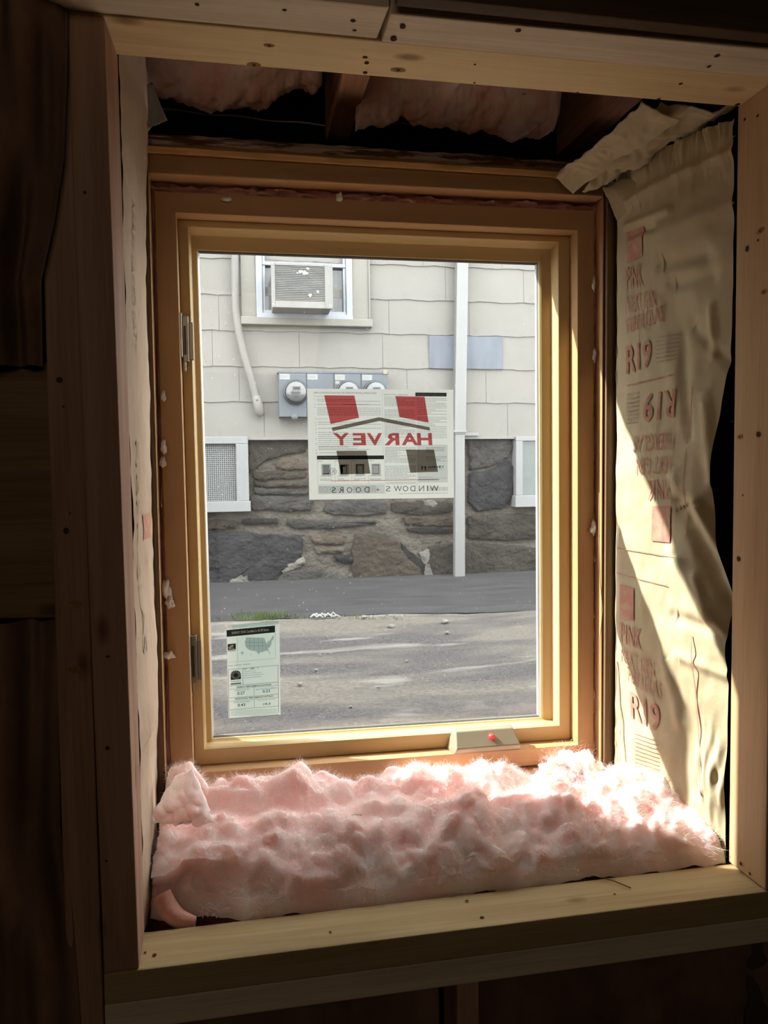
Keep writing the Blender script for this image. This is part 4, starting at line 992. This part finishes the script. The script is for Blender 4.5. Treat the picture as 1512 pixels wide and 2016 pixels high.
# panel board nailed between, left
pn = MB().prism([AF(-180, 1222), AF(107, 1219), AF(99, 712), AF(-180, 712)], YF+.006, YF+.03)
q_ = at(18, 745, YF+.0055)
board('plywood_block', pn, panelX, 'brown wooden board spanning to the left edge between two paper facings', 'board')
def lb(u, v):
    right = interp([(0, 108), (.4, 116), (.55, 140), (1, 175)], v)
    px = lerp(-170, right, u); py = lerp(1222, 2250, v)
    p = at(px, py, YF-.002); d = .035*math.sin(math.pi*u)**.7+.018*math.sin(u*13-v*3+2*ns(p.x, 3, p.z, 4))+.008*math.sin(u*29+v*4)
    if u > .9: d *= (1-u)*10
    return p+Vector((0, .012*(1-v)-d, 0))
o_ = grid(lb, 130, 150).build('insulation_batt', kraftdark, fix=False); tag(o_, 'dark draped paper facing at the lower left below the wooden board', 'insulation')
tag(MB().box(-1.4, s_t0[0]+.03, YB, YB+.02, -.92, 1.45).build('backing_panel', shell), 'dark panel behind the left paper facings', 'panel')
# close the wall to the right and left so no daylight leaks round
struct('wall_bay_left', MB().box(-.50, -.447, YB+.001, 0, -.92, 1.45), voidm)
struct('wall_bay_right', MB().box(.60, .65, YB+.05, 0, -.92, 1.45), voidm)

# ---------------------------------------------------------------- bay: side facings
def lrev(u, v):   # u: 0 near header plane -> 1 near window ; v: top -> bottom
    z = lerp(1.19, -.13, v); y = lerp(-.266, -.036, u)
    x = -.4015+.010*math.sin(u*3.1)*(.4+.6*math.sin(v*7+1))*(1 if v < .8 else .4)
    x = x+.004*ns(0, y, z, 9)+.0015*ns(3, y, z, 40)
    if v < .2: x += (.2-v)*.07*u
    x -= .010*max(0, v-.80)/.2*u
    return Vector((x, y, z))
lr = empty('side_insulation', (-.40, -.15, -.13), 'pale paper faced insulation lining the left side of the deep opening', 'insulation')
o_ = grid(lrev, 60, 260).build('paper_facing', kraftpale, lr, fix=False)
lt = MB()
def LR(l): return lambda u, v: lrev(u, v)+Vector((l, 0, 0))
# print runs along the edge: letters turned sideways
def side_text(mb, s_, u0, u1, v0, v1, base, mi=0):
    vs_, fs = text2d(s_); mb.add([base(lerp(u0, u1, b_), lerp(v0, v1, a_)) for a_, b_ in vs_], fs, mi)
side_text(lt, 'FIBERGLAS', .22, .34, .46, .70, LR(.0012), 0)
lt.build('printed_lettering', [thinink, redink], lr, fix=False); lt = MB()
side_text(lt, 'KRAFT FACED BATT', .20, .30, .20, .36, LR(.0012), 0)
lt.build('printed_lettering', [thinink, redink], lr, fix=False); lt = MB()
put_rect(lt, .55, .85, .545, .575, LR(.0012), 1, 4, 2)
lt.build('printed_block', [thinink, redink], lr, fix=False)
tag(sheet3('edge_plank', [(-.4075, -.034, 1.06), (-.3935, -.034, 1.06), (-.3935, -.034, -.13), (-.4095, -.034, -.13)], 4, 60, lambda u, v, p: .001*ns(p.x, 0, p.z, 20), oldZ, None, None), 'thin dark plank edge between left facing and window frame', 'plank')

# right kraft facing with print. u: 0 window side -> 1 stud side ; v: top -> bottom
RA = Vector((.4385, -.037, 0)); RB = Vector((.5305, -.262, 0))
RN = Vector((-(RA.y-RB.y), -(RB.x-RA.x), 0)).normalized()   # towards the room, left/front
# pixel -> (u,v) on the flat facing plane, used to read the layout of the print
nrm = Vector((RB.y-RA.y, -(RB.x-RA.x), 0)).normalized()
def ruv(px, py):
    r_ = ray(px, py); t_ = nrm.dot(RA-CAM)/nrm.dot(r_); p = CAM+r_*t_
    return (p.y-RA.y)/(RB.y-RA.y), (1.085-p.z)/1.21
FOLDS = [(ruv(*a_), ruv(*b_), w_, m_) for a_, b_, w_, m_ in (
    ((1342, 985), (1445, 1225), .013, -.016), ((1375, 990), (1450, 1165), .010, .014), ((1330, 1090), (1440, 1300), .014, .010),
    ((1330, 1212), (1440, 1255), .012, -.007), ((1372, 1130), (1400, 1220), .007, .006), ((1395, 1190), (1440, 1270), .007, .006), ((1340, 1290), (1430, 1330), .010, .006),
    ((1236, 446), (1330, 418), .008, .008), ((1240, 462), (1300, 452), .006, -.006), ((1225, 405), (1440, 300), .010, .010), ((1300, 470), (1440, 400), .016, .008),
    ((1310, 520), (1390, 500), .014, -.009), ((1330, 560), (1400, 545), .012, -.006), ((1360, 640), (1440, 720), .010, -.006), ((1390, 780), (1400, 950), .010, .007),
    ((1300, 600), (1330, 760), .014, .004), ((1345, 660), (1360, 860), .010, -.005), ((1400, 600), (1405, 700), .008, .006), ((1330, 930), (1360, 1040), .010, .005),
    ((1310, 1290), (1345, 1420), .014, .006))]
def rrev(u, v):
    z = lerp(1.085, -.125, v)
    if u > .5: u = u-(u-.5)/.5*.15*math.exp(-((v-.47)/.13)**2)
    p = lerp(RA, RB, u); p = Vector((p.x, p.y, z))
    d = .010*math.sin(math.pi*u)*(1-.5*v)
    # bulge near the top and smooth belly
    d += .012*math.exp(-((u-.55)/.25)**2-((v-.12)/.05)**2)
    d -= .012*math.exp(-((u-.6)/.25)**2-((v-.26)/.06)**2)
    d += .003*ns(p.x, p.y, z, 18)+.0012*ns(p.x+3, p.y, z*.5, 60)
    # pulled away from the stud in the middle, deep diagonal folds lower down
    back_ = math.exp(-((v-.50)/.13)**2)*max(0, (u-.72)/.28)**1.5
    d -= .030*back_
    for (ua, va), (ub_, vb), wd, am in FOLDS:
        ax_, az_ = ua*.243, va*1.21; bx_, bz_ = ub_*.243, vb*1.21; px_, pz_ = u*.243, v*1.21
        t_ = max(0, min(1, ((px_-ax_)*(bx_-ax_)+(pz_-az_)*(bz_-az_))/((bx_-ax_)**2+(bz_-az_)**2)))
        dd = math.hypot(px_-lerp(ax_, bx_, t_), pz_-lerp(az_, bz_, t_))
        if dd < wd*3: d += am*math.exp(-(dd/wd)**2)*(1 if .05 < t_ else .7)
    w2 = math.exp(-((u-.90)/.10)**2-((v-.885)/.05)**2); d += w2*(.014+.010*ns(u, v, 0, 22)*1.5)
    # crumple at the very top
    wt_ = max(0, 1-v/.09); d += wt_*(.012*ns(u*2, 4, v, 7)+.010*abs(ns(u*3, 9, v*3, 9)))
    d -= .012*max(0, .05-u)/.05
    return p+RN*d
rr_ = empty('side_insulation', (.48, -.15, -.12), 'tan paper faced insulation with red lettering on the right side, crossed by sunlight', 'insulation')
grid(rrev, 220, 420).build('paper_facing', kraftm, rr_, fix=False)
def rfull(l):
    def fn(u, v): return rrev(u, v)+RN*l
    return fn
rt_ = MB()
def RT(s_, q4, mi=0, flip=False, bold=0.0):   # q4: px corners TL TR BR BL of the text box
    uvs = [Vector((*ruv(*p), 0)) for p in q4]; vs_, fs = text2d(s_, bold); f_ = rfull(.0022); out_ = []
    for a_, b_ in vs_:
        if flip: a_, b_ = 1-a_, 1-b_
        p = quadpt(uvs, a_, 1-b_); out_.append(f_(p.x, p.y))
    MB().add(out_, fs, mi).build('printed_lettering', [redink, thinink], rr_, fix=False)
def RRc(q4, mi=0, n=6):
    uvs = [Vector((*ruv(*p), 0)) for p in q4]; f_ = rfull(.0019)
    def fn(u, v): p = quadpt(uvs, u, v); return f_(p.x, p.y)
    t_ = rt_ if n == 2 else MB(); put_rect(t_, 0, 1, 0, 1, fn, mi, n, n)
    if n != 2: t_.build('printed_mark', [redink, thinink], rr_, fix=False)
RRc([(1238,458),(1276,448),(1274,505),(1240,520)])
RT('PINK', [(1236,528),(1272,520),(1272,562),(1236,574)])
RT('NEXT GEN', [(1236,584),(1296,570),(1296,604),(1236,618)])
RT('FIBERGLAS', [(1236,628),(1310,600),(1310,632),(1236,658)])
RT('R19', [(1236,682),(1286,668),(1286,722),(1236,738)], bold=.015)
for k in range(7): RRc([(1296,664+k*8),(1338,656+k*8),(1338,659+k*8),(1296,667+k*8)], 1, 2)
RRc([(1238,758),(1342,734),(1342,737),(1238,761)])
rt_.build('small_print', [redink, thinink], rr_, fix=False); rt_ = MB()
for k in range(8): RRc([(1238,776+k*8),(1262,772+k*8),(1262,775+k*8),(1238,779+k*8)], 1, 2)
RT('R19', [(1274,776),(1340,764),(1338,822),(1272,832)], flip=True, bold=.015)
RT('FIBERGLAS', [(1252,858),(1338,850),(1336,884),(1250,890)], flip=True)
RT('NEXT GEN', [(1258,902),(1334,896),(1332,930),(1258,934)], flip=True)
RT('PINK', [(1282,946),(1330,942),(1328,982),(1280,984)], flip=True)
RRc([(1290,996),(1330,996),(1328,1068),(1288,1064)])
rt_.build('small_print', [redink, thinink], rr_, fix=False); rt_ = MB()
RRc([(1212,1077),(1370,1100),(1370,1102),(1212,1079)]); RRc([(1212,1126),(1320,1152),(1320,1154),(1212,1128)])
RRc([(1223,1150),(1252,1158),(1252,1220),(1223,1216)])
RT('PINK', [(1224,1224),(1268,1236),(1268,1278),(1224,1264)])
RT('NEXT GEN', [(1224,1274),(1292,1302),(1292,1332),(1224,1300)])
RT('FIBERGLAS', [(1238,1310),(1306,1342),(1306,1376),(1238,1338)])
RT('R19', [(1244,1358),(1304,1388),(1304,1442),(1246,1412)], bold=.015)
for k in range(11): RRc([(1252,1440+k*8),(1302,1456+k*8),(1302,1458+k*8),(1252,1442+k*8)], 1, 2)
RRc([(1214,1300),(1216,1300),(1236,1500),(1234,1500)]); RRc([(1366,1250),(1368,1250),(1390,1560),(1387,1560)]); RRc([(1374,760),(1376,760),(1366,1060),(1364,1060)])
RT('SBC 300', [(1212,1430),(1222,1432),(1222,1500),(1212,1498)], 1)
for py in (450, 500, 560, 620, 680, 730): RRc([(1213,py),(1216,py),(1216,py+22),(1213,py+22)], 1, 1)
rt_.build('small_print', [redink, thinink], rr_, fix=False)
for (a_, b_, c_) in (((1414, 505), (1425, 506), (1440, 513)), ((1413, 372), (1425, 388), (1443, 400))):
    MB().tube([at(*a_, -.20), at(*b_, -.225), at(*c_, -.255)], [.002, .0028, .002], 8).build('paper_tab', kraftpale, rr_)

# torn flange of kraft paper at the top right
def torn(q4, ys, nu, nv, amp, sd, name, label, m_=kraftm):
    q_ = [at(p[0], p[1], y) for p, y in zip(q4, ys)]
    def fn(u, v):
        p = quadpt(q_, u, v); e = (.004*ns(u*5, sd, v, 2.5)) if v in (0., 1.) else 0
        return p+Vector((amp*.6*ns(p.x*1.2, sd, p.z, 26), 0, amp*(ns(p.x, p.y+sd, p.z, 22)+.5*abs(ns(p.x, p.y, p.z+sd, 60)))+e))
    o = grid(fn, nu, nv).build(name, m_, fix=False); so = o.modifiers.new('solid', 'SOLIDIFY'); so.thickness = .0012; return tag(o, label, 'paper') if label else o
torn([(1098, 352), (1262, 205), (1340, 232), (1128, 380)], [-.045, -.245, -.25, -.05], 90, 30, .009, 1, 'torn_paper', 'torn pale paper flange pointing at the upper right corner of the window')
torn([(1150, 372), (1300, 205), (1462, 212), (1215, 352)], [-.05, -.24, -.262, -.075], 90, 40, .015, 6, 'torn_paper', 'crumpled paper strip overlapping above the pointed flange')
torn([(1185, 368), (1330, 300), (1450, 262), (1212, 432)], [-.045, -.13, -.258, -.05], 90, 40, .010, 11, 'torn_paper', 'folded paper flap hanging over the top of the right facing')

# ---------------------------------------------------------------- pink insulation on the bay floor
struct('trim_2', MB().box(-.447, .60, YB, -.002, -.20, -.150), oldX)    # bay floor board
sil = [(300,1568),(318,1545),(335,1528),(375,1517),(392,1540),(410,1565),(430,1545),(520,1546),(560,1528),(590,1520),(650,1545),(720,1541),(780,1526),(840,1513),(900,1520),(985,1510),(1030,1528),(1060,1540),(1200,1532),(1265,1506),(1300,1530),(1330,1556),(1390,1600),(1432,1650)]
silx = []
for px, py in sil:
    yy = -.06 if px < 1280 else lerp(-.06, -.20, (px-1280)/150)
    p = at(px, py, yy); silx.append((p.x, p.z))
silx.sort()
def billow(x, y, s_, sd): n = ns(x+sd, y-sd, sd*.37, s_); return math.sqrt(n*n+.004)
def ins(u, v):    # v: 0 back (window) -> 1 front
    xl = lerp(-.387, -.3985, v); xr = interp([(0, .437), (.3, .465), (1, .529)], v)
    x = lerp(xl, xr, u); y = lerp(-.012, -.2655, v)
    zs = interp(silx, x)
    if v < .12: z = lerp(zs-.03, zs, math.sin(v/.12*1.57))
    elif v < .30: z = zs-.0*v
    crest_b = zs; val = min(zs, -.030)-.026-.010*ns(x, 2, 0, 7); front = -.030+.010*ns(x, 7, 0, 6)-.012*max(0, (x-.25))
    if x > .30: k_ = min(1, (x-.30)/.12); val = lerp(val, -.030, k_); front = lerp(front, -.028, k_)
    if x < -.30: k_ = min(1, (-.30-x)/.06); val = lerp(val, -.032, k_)
    ctr = [(0, crest_b-.03), (.07, crest_b-.004), (.16, crest_b), (.24, crest_b-.012), (.33, val), (.40, val+.008), (.52, front), (.68, front-.014), (.82, front-.034), (.92, front-.056), (.975, front-.080), (1.0, -.128)]
    z = interp(ctr, v+.035*ns(x, 0, 3, 5)*(1 if .2 < v < .9 else .2))
    amp = 1 if v < .95 else .4
    b1 = billow(x, y, 13, 1.3); b2 = billow(x, y*1.1, 27, 4.1); b3 = noise.fractal(Vector((x*60, y*60, 2)), .8, 2, 4); b4 = noise.fractal(Vector((x*190, y*150, 5)), .8, 2, 3)
    z += amp*(.034*(b1-.22)+.022*(b2-.2)+.007*(billow(x, y, 55, 6.6)-.2)+.0016*b3+.0005*b4)
    dy = amp*(.032*(billow(x, z, 15, 8.3)-.2)+.020*(billow(x, z, 31, 2.2)-.2)+.001*b3) * (1 if v > .5 else .3)
    if v > .8 and x < -.26:   # ragged hollow at the lower left
        k_ = min(1, (v-.8)/.1)*min(1, (-.26-x)/.05); y += .035*k_; z -= .004*k_
    return Vector((x+amp*.004*b3, y-dy*.5 if v > .5 else y, z))
fl = empty('pink_insulation_batt', (.06, -.14, -.15), 'thick fluffy pink fibreglass batt filling the bottom of the window opening', 'insulation')
NU, NV = 560, 230
gm_ = MB(); 
for j in range(NV):
    for i in range(NU): gm_.v.append(tuple(ins(i/(NU-1), (j/(NV-1))**.9)))
for j in range(NV-1):
    for i in range(NU-1): gm_.f.append((j*NU+i, (j+1)*NU+i, (j+1)*NU+i+1, j*NU+i+1)); gm_.m.append(0); gm_.sm.append(True)
gv = gm_.v[:]
body = gm_.build('batt_body', pink, fl, fix=False)
fz = MB(); rnd = random.Random(3)
for k in range(55000):
    i = rnd.randrange(2, NU-2); j = rnd.randrange(2, NV-3)
    a_ = Vector(gv[j*NU+i]); du = Vector(gv[j*NU+i+1])-Vector(gv[j*NU+i-1]); dv = Vector(gv[(j+1)*NU+i])-Vector(gv[(j-1)*NU+i]); n_ = dv.cross(du)
    if n_.length < 1e-12: continue
    n_.normalize()
    if n_.z < 0 and n_.y > 0: n_ = -n_
    d = (n_*rnd.uniform(.1, .6)+Vector((rnd.uniform(-1, 1), rnd.uniform(-1, 1), rnd.uniform(-.5, .5)))).normalized(); L_ = rnd.uniform(.004, .019)
    s_ = d.cross(n_).normalized()*.00016; b_ = a_+d*L_*.5+n_*L_*.2; c_ = a_+d*L_
    fz.add([a_-n_*.001+s_, a_-n_*.001-s_, b_-s_, b_+s_, c_-n_*L_*.1], [(0, 1, 2, 3), (3, 2, 4)], 0)
tag(fz.build('loose_fibres', fib, fl, fix=False), kind='stuff')
# torn tuft standing at the back right and the folded corner at the back left
def blob(name, c, r, sx, sz, sd, m_, parent, amp=.55, sub=6):
    mb = MB(); wisp(mb, c, r, sx, sz, sd, sub, amp); return mb.build(name, m_, parent, fix=False)
c = at(1118, 1518, -.045)
tf_ = empty('insulation_tuft', c, 'torn tuft of pink insulation with a deep pink core at the right window corner', 'insulation')
blob('fluff', c+Vector((-.024, 0, -.010)), .034, 1.0, .9, 3.1, pink, tf_); blob('fluff', c+Vector((.034, .004, -.004)), .032, .9, 1.0, 7.7, pink, tf_, .7)
blob('fluff', c+Vector((.003, .010, .003)), .028, 1.2, .9, 5.2, pink, tf_, .6)
tfz = MB()
for k in range(5000):
    a_ = c+Vector((rnd.gauss(.006, .034), rnd.gauss(0, .020), rnd.gauss(-.004, .020))); d = Vector((rnd.uniform(-1, 1), rnd.uniform(-1, .6), rnd.uniform(-.4, 1))).normalized()*rnd.uniform(.004, .016)
    if (a_-c).length > .060: continue
    s_ = d.cross(Vector((0, 1, 0))).normalized()*.00016; b_ = a_+d*.5+Vector((0, 0, .002)); tfz.add([a_+s_, a_-s_, b_-s_, b_+s_, a_+d], [(0, 1, 2, 3), (3, 2, 4)])
tag(tfz.build('loose_fibres', fib, tf_, fix=False), kind='stuff')
tag(blob('core', c+Vector((.010, -.020, -.013)), .0165, 1.3, .8, 9.3, pinkdeep, tf_, .4), 'deep pink core')
def peak(u, v):
    q_ = [at(350, 1532, -.10), at(380, 1517, -.112), at(420, 1622, -.165), at(290, 1622, -.165)]
    p = quadpt(q_, u, v); d = .016*math.sin(u*3.14)*math.sin(v*3.0+.15)+.007*ns(p.x, p.y, p.z, 40)+.003*ns(p.x, p.y, p.z, 110)
    return p+Vector((0, -d, .003*ns(p.x, 1, p.z, 70)))
o_ = grid(peak, 70, 70).build('insulation_flap', pink, fix=False); so = o_.modifiers.new('solid', 'SOLIDIFY'); so.thickness = .006; so.offset = -1
tag(o_, 'upright folded flap of pink insulation in the left back corner', 'insulation')
# scraps in the hollow at the lower left
hp = MB(); q_ = [at(318, 1760, -.235), at(330, 1790, -.245), at(352, 1812, -.255), at(385, 1815, -.258)]
hp.tube(q_, [.014, .016, .014, .008], 14)
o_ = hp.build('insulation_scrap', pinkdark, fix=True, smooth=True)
dm_ = o_.modifiers.new('sub', 'SUBSURF'); dm_.levels = 2; dm_.render_levels = 2
tag(o_, 'rolled dull pink scrap in the dark hollow at the lower left', 'insulation')
cw = MB()
for k in range(40):
    b_ = at(rnd.uniform(395, 440), rnd.uniform(1795, 1808), -.262); d = Vector((rnd.uniform(-1, 1), rnd.uniform(-.3, .3), rnd.uniform(0, 1))).normalized()*rnd.uniform(.005, .02)
    cw.tube([b_, b_+d*.6+Vector((0, 0, .003)), b_+d], .0005, 4, cap=False)
tag(cw.build('fibre_wisp', fib, fix=False), 'small curled white fibre wisp on the sill board edge at left', 'insulation')

# ---------------------------------------------------------------- bay top: joists, batts, wire
def joist(px0, px1, pyf, label, x_extra=0):
    a_ = atz(px0, pyf, 1.19); b_ = atz(px1, pyf, 1.19)
    return a_, b_
ja, jb = atz(640, 280, 1.19), atz(685, 280, 1.19)
board('ceiling_joist', MB().hexa([(ja.x+.004, -.34, 1.19), (jb.x+.008, -.34, 1.19), (jb.x+.008, -.34, 1.42), (ja.x+.004, -.34, 1.42), (ja.x, .158, 1.19), (jb.x, .158, 1.19), (jb.x, .158, 1.42), (ja.x, .158, 1.42)]), oldY, 'old brown joist between the two pink batts above the window', 'joist', bevel=.003)
ka = atz(1095, 310, 1.19); kb_ = atz(1165, 268, 1.19)
board('ceiling_joist', MB().hexa([(.428, -.34, 1.19), (.475, -.34, 1.19), (.475, -.34, 1.42), (.428, -.34, 1.42), (.410, .158, 1.19), (.458, .158, 1.19), (.458, .158, 1.42), (.410, .158, 1.42)]), oldY, 'old brown joist at the upper right beside the torn paper', 'joist', bevel=.003)
def hang(name, sil_, y0, depth, sd, label, m_):
    """batt drooping between joists; sil_ = (px, lower py) outline of its bottom edge"""
    lo = [(at(px, py, y0).x, at(px, py, y0).z) for px, py in sil_]
    x0_, x1_ = lo[0][0], lo[-1][0]
    def fn(u, v):
        t_ = 2*math.pi*v; x = lerp(x0_, x1_, u); zl_ = interp(lo, x); zt_ = 1.43
        endk = max(.12, math.sin(math.pi*min(max(u, .0), 1))**.35)
        cz = lerp(zl_, zt_, .5); rz = (zt_-zl_)*.5
        y = y0+depth*.5*math.cos(t_)*endk; z = cz+rz*math.sin(t_)
        d = .014*(billow(x, z, 15, sd)-.2)+.008*(billow(x+y, z, 33, sd)-.2)+.003*noise.fractal(Vector((x*80, y*80, z*80)), .8, 2, 3)
        dv = Vector((0, math.cos(t_), math.sin(t_)))
        return Vector((x, y, z))+dv*d*1.4
    o = grid(fn, 150, 110).build(name, m_, fix=False); return tag(o, label, 'insulation')
hang('ceiling_batt', [(268, 120), (282, 165), (310, 180), (345, 187), (390, 205), (440, 210), (480, 208), (520, 198), (570, 175), (598, 165), (612, 186), (624, 186), (634, 160)], .02, .13, 3.3, 'pink batt sagging between joists above the window, left of the middle joist', pinkceil)
hang('ceiling_batt', [(700, 262), (728, 248), (752, 252), (775, 240), (792, 226), (812, 238), (860, 250), (915, 252), (948, 242), (975, 258), (1010, 266), (1060, 270), (1090, 262), (1102, 225)], .02, .13, 8.1, 'pink batt sagging above the window, right of the middle joist', pinkceil)
tag(MB().tube([at(x_, lerp(213, 247, (x_-300)/340)+1.6*math.sin(x_*.05), .11) for x_ in range(300, 641, 20)], .0013, 6).build('wire', mat('tan_wire', (.50, .38, .22), .6)), 'thin tan wire strung across the dark gap above the window, left', 'wire')
tag(MB().tube([at(x_, 243+.03*(x_-780)+math.sin(x_*.3), .11) for x_ in range(778, 880, 12)], .0013, 6).build('wire', mat('red_wire', (.40, .16, .10), .6)), 'thin reddish wire behind the right ceiling batt', 'wire')
torn([(276, 165), (300, 160), (330, 240), (286, 262)], [-.07, -.06, -.04, -.05], 20, 24, .008, 21, 'plastic_scrap', 'small grey translucent scrap at the upper left corner of the opening', mat('grey_film', (.24, .22, .19), .35))
fo = MB()
for k, (px, py) in enumerate(((278, 190), (283, 205), (287, 237), (284, 248), (289, 250))): wisp(fo, at(px, py, -.06), .005, 1, 1.1, k*1.7, 3, .6)
tag(fo.build('foam_bits', mat('cream_foam', (.55, .50, .33), .8)), 'small cream foam crumbs at the upper left edge of the opening', 'foam')
blob_ = MB(); wisp(blob_, at(1498, 22, -.30), .02, 1.3, 1, 2.2, 4, .5)
q_ = at(1500, 28, -.40)
blob_ = MB(); wisp(blob_, (q_.x+.02, -.40, 1.19), .03, 1.5, 1.0, 2.2, 5, .5); tag(blob_.build('insulation_scrap', pink), 'pink insulation poking out above the dark beam, top right corner', 'insulation')

tg = at(700, 1607, -.150)
tag(MB().tube([tg+Vector((-.010, -.004, .004)), tg+Vector((-.002, -.006, .006)), tg+Vector((.010, -.004, .003))], .0008, 5).build('twig', mat('splinter_wood')), 'tiny dark twig lying on top of the pink batt near its middle', 'twig')
